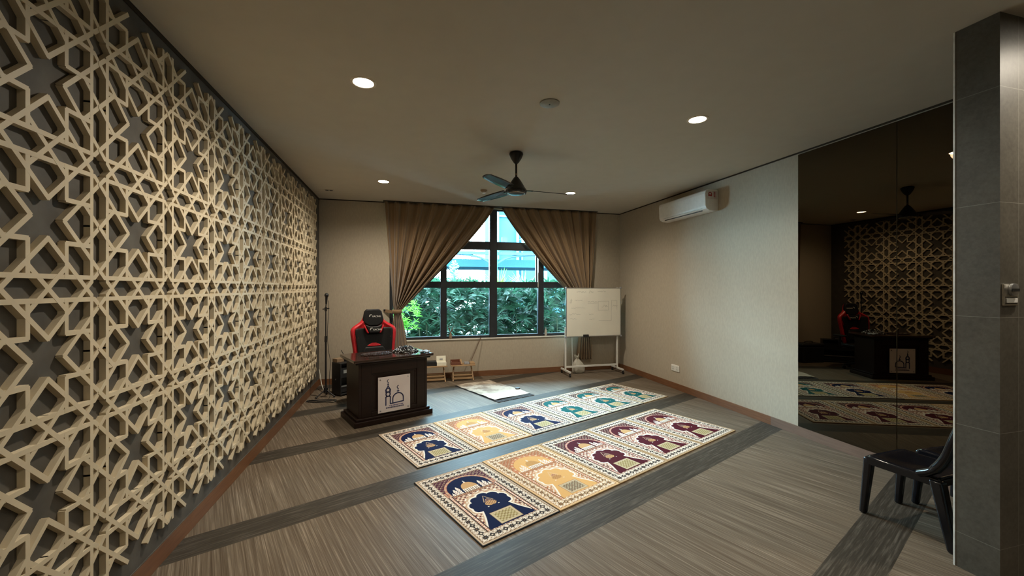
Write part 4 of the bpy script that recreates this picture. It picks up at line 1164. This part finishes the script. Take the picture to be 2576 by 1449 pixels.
# ------------------------------------------------------------------ black plastic chairs by the tiled wall
def plastic_chair():
    t = thing('plastic_chair', 'x', 'chair', group='glossy black plastic chairs by the tiled wall')
    zs = 0.43
    rows = []
    for j in range(15):
        v = j/14; row = []
        for i in range(15):
            u = -1+2*i/14
            hw = 0.205+0.012*v
            y = -0.2+0.41*v
            dish = -0.028*(1-u*u)*math.sin(PI*min(1, max(0, v)))-0.012*max(0, (v-0.85)/0.15)**2
            edge = -0.018*max(0, abs(u)-0.88)/0.12
            row.append(Vector((u*hw, y, zs+dish+edge)))
        rows.append(row)
    m = MB(); m.sheet(rows); m.build('seat', M['black_gloss'], t, smooth=70, solid=0.009)
    m = MB()
    for s in (-1, 1): m.bar((s*0.207, -0.2, zs-0.028), (s*0.214, 0.2, zs-0.032), 0.012, 0.05)
    m.bar((-0.21, 0.205, zs-0.034), (0.21, 0.205, zs-0.034), 0.012, 0.045); m.bar((-0.2, -0.2, zs-0.03), (0.2, -0.2, zs-0.03), 0.012, 0.045)
    m.build('apron', M['black_gloss'], t, bevel=0.004)
    # legs: front ones at +y, rear ones splay backwards
    for s in (-1, 1):
        for y0, y1, dx, w in ((0.19, 0.225, 0.012, 0.058), (-0.185, -0.27, 0.015, 0.07)):
            a = Vector((s*0.19, y0, zs-0.01)); b = Vector((s*(0.19+dx), y1, 0.001))
            m = MB()
            for (p, q, ww) in ((a, b, w),):
                d = (q-p)
                sx = Vector((ww/2, 0, 0)); sy = Vector((0, ww/2, 0)); k = 0.72
                vs = [p-sx-sy, p+sx-sy, p+sx+sy, p-sx+sy, q-sx*k-sy*k, q+sx*k-sy*k, q+sx*k+sy*k, q-sx*k+sy*k]
                m.add(vs, [(0,1,2,3),(4,7,6,5),(0,4,5,1),(1,5,6,2),(2,6,7,3),(3,7,4,0)])
            m.build('leg', M['black_gloss'], t, smooth=40, bevel=0.014, seg=3)
    # backrest: bowed frame rising from the rear corners with a top panel
    fr = MB()
    for s in (-1, 1):
        fr.tube(wavy([(s*0.205, -0.10, zs), (s*0.212, -0.175, zs+0.05), (s*0.21, -0.235, zs+0.15), (s*0.2, -0.275, zs+0.29), (s*0.17, -0.3, zs+0.39), (s*0.08, -0.315, zs+0.43), (0, -0.32, zs+0.44)], 6), [0.024]*7+[0.03]*30, 10)
    fr.build('back_frame', M['black_gloss'], t, smooth=60)
    rows = []
    for j in range(7):
        v = j/6; z = zs+0.22+0.2*v; row = []
        for i in range(13):
            u = -1+2*i/12
            row.append(Vector((u*(0.2-0.06*v*v), -0.25-0.06*v-0.015*(1-u*u), z)))
        rows.append(row)
    m = MB(); m.sheet(rows); m.build('back_panel', M['black_gloss'], t, smooth=60, solid=0.008)
    return t
pc = plastic_chair(); pc.location = (3.475, 2.015, 0); pc.rotation_euler = (0, 0, R(4)); pc['label'] = 'black plastic chair in full view at the end of the grey tiled wall'
pc2 = dup(pc, (3.975, 1.985, 0), R(-2), 'black plastic chair mostly hidden behind another chair, next to the mirror')
m = MB(); m.lathe([(0.019, 0.001), (0.021, 0.005), (0.021, 0.03), (0.015, 0.032), (0.014, 0.012)], 20, caps=False)
o = m.build('door_stop', M['white_plastic'], smooth=50); o.location = (3.345, 1.715, 0)
o.location = (3.33, 1.72, 0)
tag(o, 'small white ring stop on the floor at the foot of the tiled wall', 'door stop')

# ------------------------------------------------------------------ outside the window
def out():
    m = MB(); m.box(-8, 12, YB+0.16, 30, -0.25, -0.05); struct('ground', m, M['soil'])
    m = MB(); m.box(-8, -1.71, YB, YB+0.15, -0.05, 16); m.box(XC+0.11, 12, YB, YB+0.15, -0.05, 16); m.box(-1.71, XC+0.11, YB, YB+0.15, HC+0.001, 16); struct('wall_sky_block', m, M['outdoor_wall'])  # unseen outer wall, raised tall to block sky light from hedge and walkway
    rr = random.Random(21)
    def fan_leaf(mb, tones, c, face, size, n, droop, tone):
        face = face.normalized()
        up = Vector((0, 0, 1)); side = face.cross(up).normalized(); up2 = side.cross(face).normalized()
        for k in range(n):
            a = R(-95+190*k/(n-1))+rr.uniform(-0.12, 0.12)
            d = (up2*math.cos(a)+side*math.sin(a)*1.0+face*0.25).normalized()
            L = size*rr.uniform(0.8, 1.1)*(1-0.25*abs(a)/1.7)
            w = size*0.06
            pts = []
            for q in range(5):
                s = q/4
                pts.append(c+d*L*s+Vector((0, 0, -droop*L*s*s))+face*0.05*s)
            cr = d.cross(face).normalized()
            ws = [0.35, 1.0, 1.0, 0.7, 0.05]
            o0 = len(mb.v)
            for q in range(5):
                mb.v.append(tuple(pts[q]-cr*w*ws[q])); mb.v.append(tuple(pts[q]+cr*w*ws[q]))
            for q in range(4):
                mb.f.append((o0+2*q, o0+2*q+1, o0+2*q+3, o0+2*q+2)); tones.append(max(0, min(1, tone+rr.uniform(-0.15, 0.15))))
    def finish(mb, tones, name, mat, parent=None):
        o = mb.build(name, mat, parent, recalc=False)
        at = o.data.attributes.new('tone', 'FLOAT', 'FACE'); at.data.foreach_set('value', tones)
        return o
    # the palm hedge
    mb = MB(); tn = []
    for k in range(1750):
        x = rr.uniform(-1.3, 5.0); y = rr.uniform(8.45, 9.3)
        zmax = 1.72+0.08*math.sin(x*2.1)+0.05*math.sin(x*5)
        z = zmax-1.45*rr.random()**1.25
        face = Vector((rr.uniform(-0.7, 0.7), -1.0 if rr.random() < 0.75 else 0.6, rr.uniform(-0.1, 0.8)))
        fan_leaf(mb, tn, Vector((x, y, z)), face, rr.uniform(0.2, 0.34), rr.choice((7, 8, 9)), rr.uniform(0.3, 0.8), rr.random()**1.6)
    h = finish(mb, tn, 'palm_hedge', M['leaf']); tag(h, 'dense dark green palm hedge close outside the window', 'hedge', kind='stuff')
    mb = MB(); tn = []
    for k in range(120):
        x = rr.uniform(-1.3, 5.0); y = rr.uniform(8.5, 9.2)
        mb.tube([(x, y, -0.06), (x+rr.uniform(-0.05, 0.05), y, rr.uniform(0.6, 1.35))], 0.012, 5)
    mb.build('canes', M['trunk'], h)
    # lime bush at the left end
    mb = MB(); tn = []
    for k in range(70):
        c = Vector((rr.uniform(-0.35, 0.25), rr.uniform(7.85, 7.97), rr.uniform(0.85, 1.4)))
        fan_leaf(mb, tn, c, Vector((rr.uniform(-0.6, 0.6), -1, rr.uniform(0, 0.7))), 0.12, 4, 0.3, rr.random())
    mb.tube([(-0.02, 7.93, -0.06), (-0.02, 7.93, 1.0)], 0.012, 6); tn += [0.2]*8
    o = finish(mb, tn, 'lime_bush', M['lime_leaf']); tag(o, 'bright lime green bush outside, beside the left curtain tie', 'bush')
    # long-leaved plants rising above the hedge
    def strap_plant(name, x, y, z0, n, L, mat, label, spread=1.0):
        mb = MB(); tn = []
        for k in range(n):
            a = rr.uniform(0, 2*PI); l = L*rr.uniform(0.7, 1.1); sp = rr.uniform(0.2, 0.75)*spread
            d = Vector((math.cos(a)*sp, math.sin(a)*sp*0.6, 1)).normalized(); cr = d.cross(Vector((0, 1, 0.01))).normalized()
            o0 = len(mb.v)
            for q in range(6):
                s = q/5; p = Vector((x, y, z0))+d*l*s+Vector((math.cos(a)*sp*0.3*l*s*s, 0, -0.25*l*s*s*sp))
                w = 0.013*(1-s**2)+0.001
                mb.v.append(tuple(p-cr*w)); mb.v.append(tuple(p+cr*w))
            for q in range(5): mb.f.append((o0+2*q, o0+2*q+1, o0+2*q+3, o0+2*q+2)); tn.append(rr.random())
        o = finish(mb, tn, name, mat); tag(o, label, 'plant')
        st = MB(); st.tube([(x, y, -0.06), (x, y, z0+0.05)], 0.02, 6); st.build('stem', M['trunk'], o)
    strap_plant('strap_leaf_plant', 2.28, 9.95, 1.5, 46, 0.66, M['lime_leaf'], 'bright green spiky plant behind the hedge, right of the central mullion')
    strap_plant('strap_leaf_plant', 2.95, 9.95, 1.48, 26, 0.7, M['pale_leaf'], 'sparse grassy plant behind the hedge, near the right mullion')
    strap_plant('strap_leaf_plant', 0.85, 9.95, 1.5, 30, 0.6, M['leaf'], 'dark grassy plant above the hedge, at the left mullion', 1.4)
    # pale conifer further out
    mb = MB(); tn = []
    for k in range(150):
        s = rr.random(); a = rr.uniform(0, 2*PI); z = 1.35+1.05*s; r = 0.62*(1-s)+0.05
        p = Vector((1.35, 11.6, z)); d = Vector((math.cos(a), math.sin(a), 0.12)).normalized(); cr = Vector((-math.sin(a), math.cos(a), 0))
        o0 = len(mb.v)
        for q, w in ((0, 0.02), (0.6, 0.05), (1, 0.004)):
            pp = p+d*r*q+Vector((0, 0, 0.05*q*q)); mb.v.append(tuple(pp-cr*w)); mb.v.append(tuple(pp+cr*w))
        for q in range(2): mb.f.append((o0+2*q, o0+2*q+1, o0+2*q+3, o0+2*q+2)); tn.append(rr.random())
    mb.tube([(1.35, 11.6, -0.06), (1.35, 11.6, 2.4)], 0.03, 6); tn += [0.1]*8
    o = finish(mb, tn, 'conifer_tree', M['pale_leaf']); tag(o, 'small pale green conifer beyond the hedge, left of the central mullion', 'tree')
    # covered walkway
    t = thing('covered_walkway', 'blue grey steel covered walkway beyond the hedge', 'walkway canopy', (0, 14.0, 0))
    m = MB(); m.box(-6, 10, -0.1, 0.1, 3.03, 3.26); m.build('upper_beam', M['pergola'], t)
    m = MB(); m.box(-6, 10, -0.06, 0.06, 2.82, 2.92); m.build('lower_beam', M['pergola'], t)
    m = MB(); m.box(-6, 10, 0.6, 3.2, 2.42, 2.7); m.build('canopy_slab', M['facade'], t)
    for x in (-3.2, 3.02, 9.0):
        m = MB(); m.box(x-0.11, x+0.11, -0.11, 0.11, -0.05, 3.2); p = m.build('post', M['pergola'], t)
        for s in (-1, 1):
            b = MB(); b.tube(wavy([(x+s*0.1, 0, 2.5), (x+s*0.5, 0, 2.72), (x+s*1.1, 0, 2.82), (x+s*1.6, 0, 2.84)]), 0.04, 6); b.build('curved_brace', M['pergola'], p, smooth=50)
    for x in (-0.5, 1.0, 3.4, 5.2):
        m = MB(); m.box(x-0.09, x+0.09, -0.1, 0.1, 3.261, 3.45); m.build('rafter_end', M['pergola'], t)
    # building with pale mullions far behind
    t = thing('blue_building', 'blue glazed building seen through the top right window pane', 'building', (0.87, 22.0, 0))
    m = MB(); m.box(4.15, 14.0, 0, 4, -0.05, 12.0); m.build('facade_wall', M['facade'], t)
    m = MB(); m.box(4.0, 4.14, -0.2, 0, -0.05, 12.0); m.box(5.15, 5.3, -0.12, -0.005, -0.05, 12.0); m.box(5.45, 5.52, -0.12, -0.005, -0.05, 12.0)
    for z in (5.6, 6.0, 8.9): m.box(4.15, 5.14, -0.12, -0.005, z, z+0.1)
    m.build('mullion_grid', M['facade_line'], t)
    mb = MB(); tn = []
    for k in range(190):
        a = rr.uniform(0, 2*PI); b = math.acos(rr.uniform(-1, 1)); q = rr.random()**0.4
        c = Vector((6.9+1.3*q*math.sin(b)*math.cos(a), 19.5+0.9*q*math.sin(b)*math.sin(a), 4.9+1.9*q*math.cos(b)))
        fan_leaf(mb, tn, c, Vector((rr.uniform(-1, 1), -1, rr.uniform(-0.3, 1))), 0.42, 4, 0.3, rr.random())
    mb.tube([(6.9, 19.5, -0.06), (6.9, 19.5, 4.6)], 0.09, 6); tn += [0.05]*8
    o = finish(mb, tn, 'leafy_tree', M['pale_leaf']); tag(o, 'pale leafy tree against the blue building in the top right pane', 'tree')
out()

# ------------------------------------------------------------------ light, world, camera
w = bpy.data.worlds.new('World'); SC.world = w; w.use_nodes = True
wn = w.node_tree.nodes; wl = w.node_tree.links
bg = wn['Background']
tc = wn.new('ShaderNodeTexCoord'); sp = wn.new('ShaderNodeSeparateXYZ'); wl.new(tc.outputs['Generated'], sp.inputs[0])
rp = wn.new('ShaderNodeValToRGB')
rp.color_ramp.elements[0].position = 0.0; rp.color_ramp.elements[0].color = (0.66, 0.86, 1.0, 1)
rp.color_ramp.elements[1].position = 0.6; rp.color_ramp.elements[1].color = (0.58, 0.82, 1.0, 1)
wl.new(sp.outputs[2], rp.inputs[0]); wl.new(rp.outputs[0], bg.inputs['Color'])
bg.inputs['Strength'].default_value = 105.0
pl = bpy.data.lights.new('window_portal', 'AREA'); pl.shape = 'RECTANGLE'; pl.size = WX1-WX0; pl.size_y = WZ1-WZ0
pl.cycles.is_portal = True
po = bpy.data.objects.new('window_portal', pl); COL.objects.link(po)
po.location = ((WX0+WX1)/2, YB+0.14, (WZ0+WZ1)/2); po.rotation_euler = (R(-90), 0, 0)

cam = bpy.data.cameras.new('camera'); co = bpy.data.objects.new('camera', cam); COL.objects.link(co)
cam.sensor_fit = 'HORIZONTAL'; cam.sensor_width = 36.0; cam.lens = 36.0*1019.6/2576.0
cam.clip_start = 0.02; cam.clip_end = 200
co.location = (0, 0, 1.65); co.rotation_euler = (R(90), 0, R(-14.752))
SC.camera = co
SC.view_settings.view_transform = 'Standard'; SC.view_settings.look = 'None'
SC.view_settings.exposure = 0.0; SC.view_settings.gamma = 1.0
SC.cycles.use_denoising = True
SC.cycles.max_bounces = 10; SC.cycles.diffuse_bounces = 6; SC.cycles.glossy_bounces = 4; SC.cycles.transparent_max_bounces = 12
SC.cycles.sample_clamp_indirect = 8.0
SC.cycles.caustics_reflective = False; SC.cycles.caustics_refractive = False
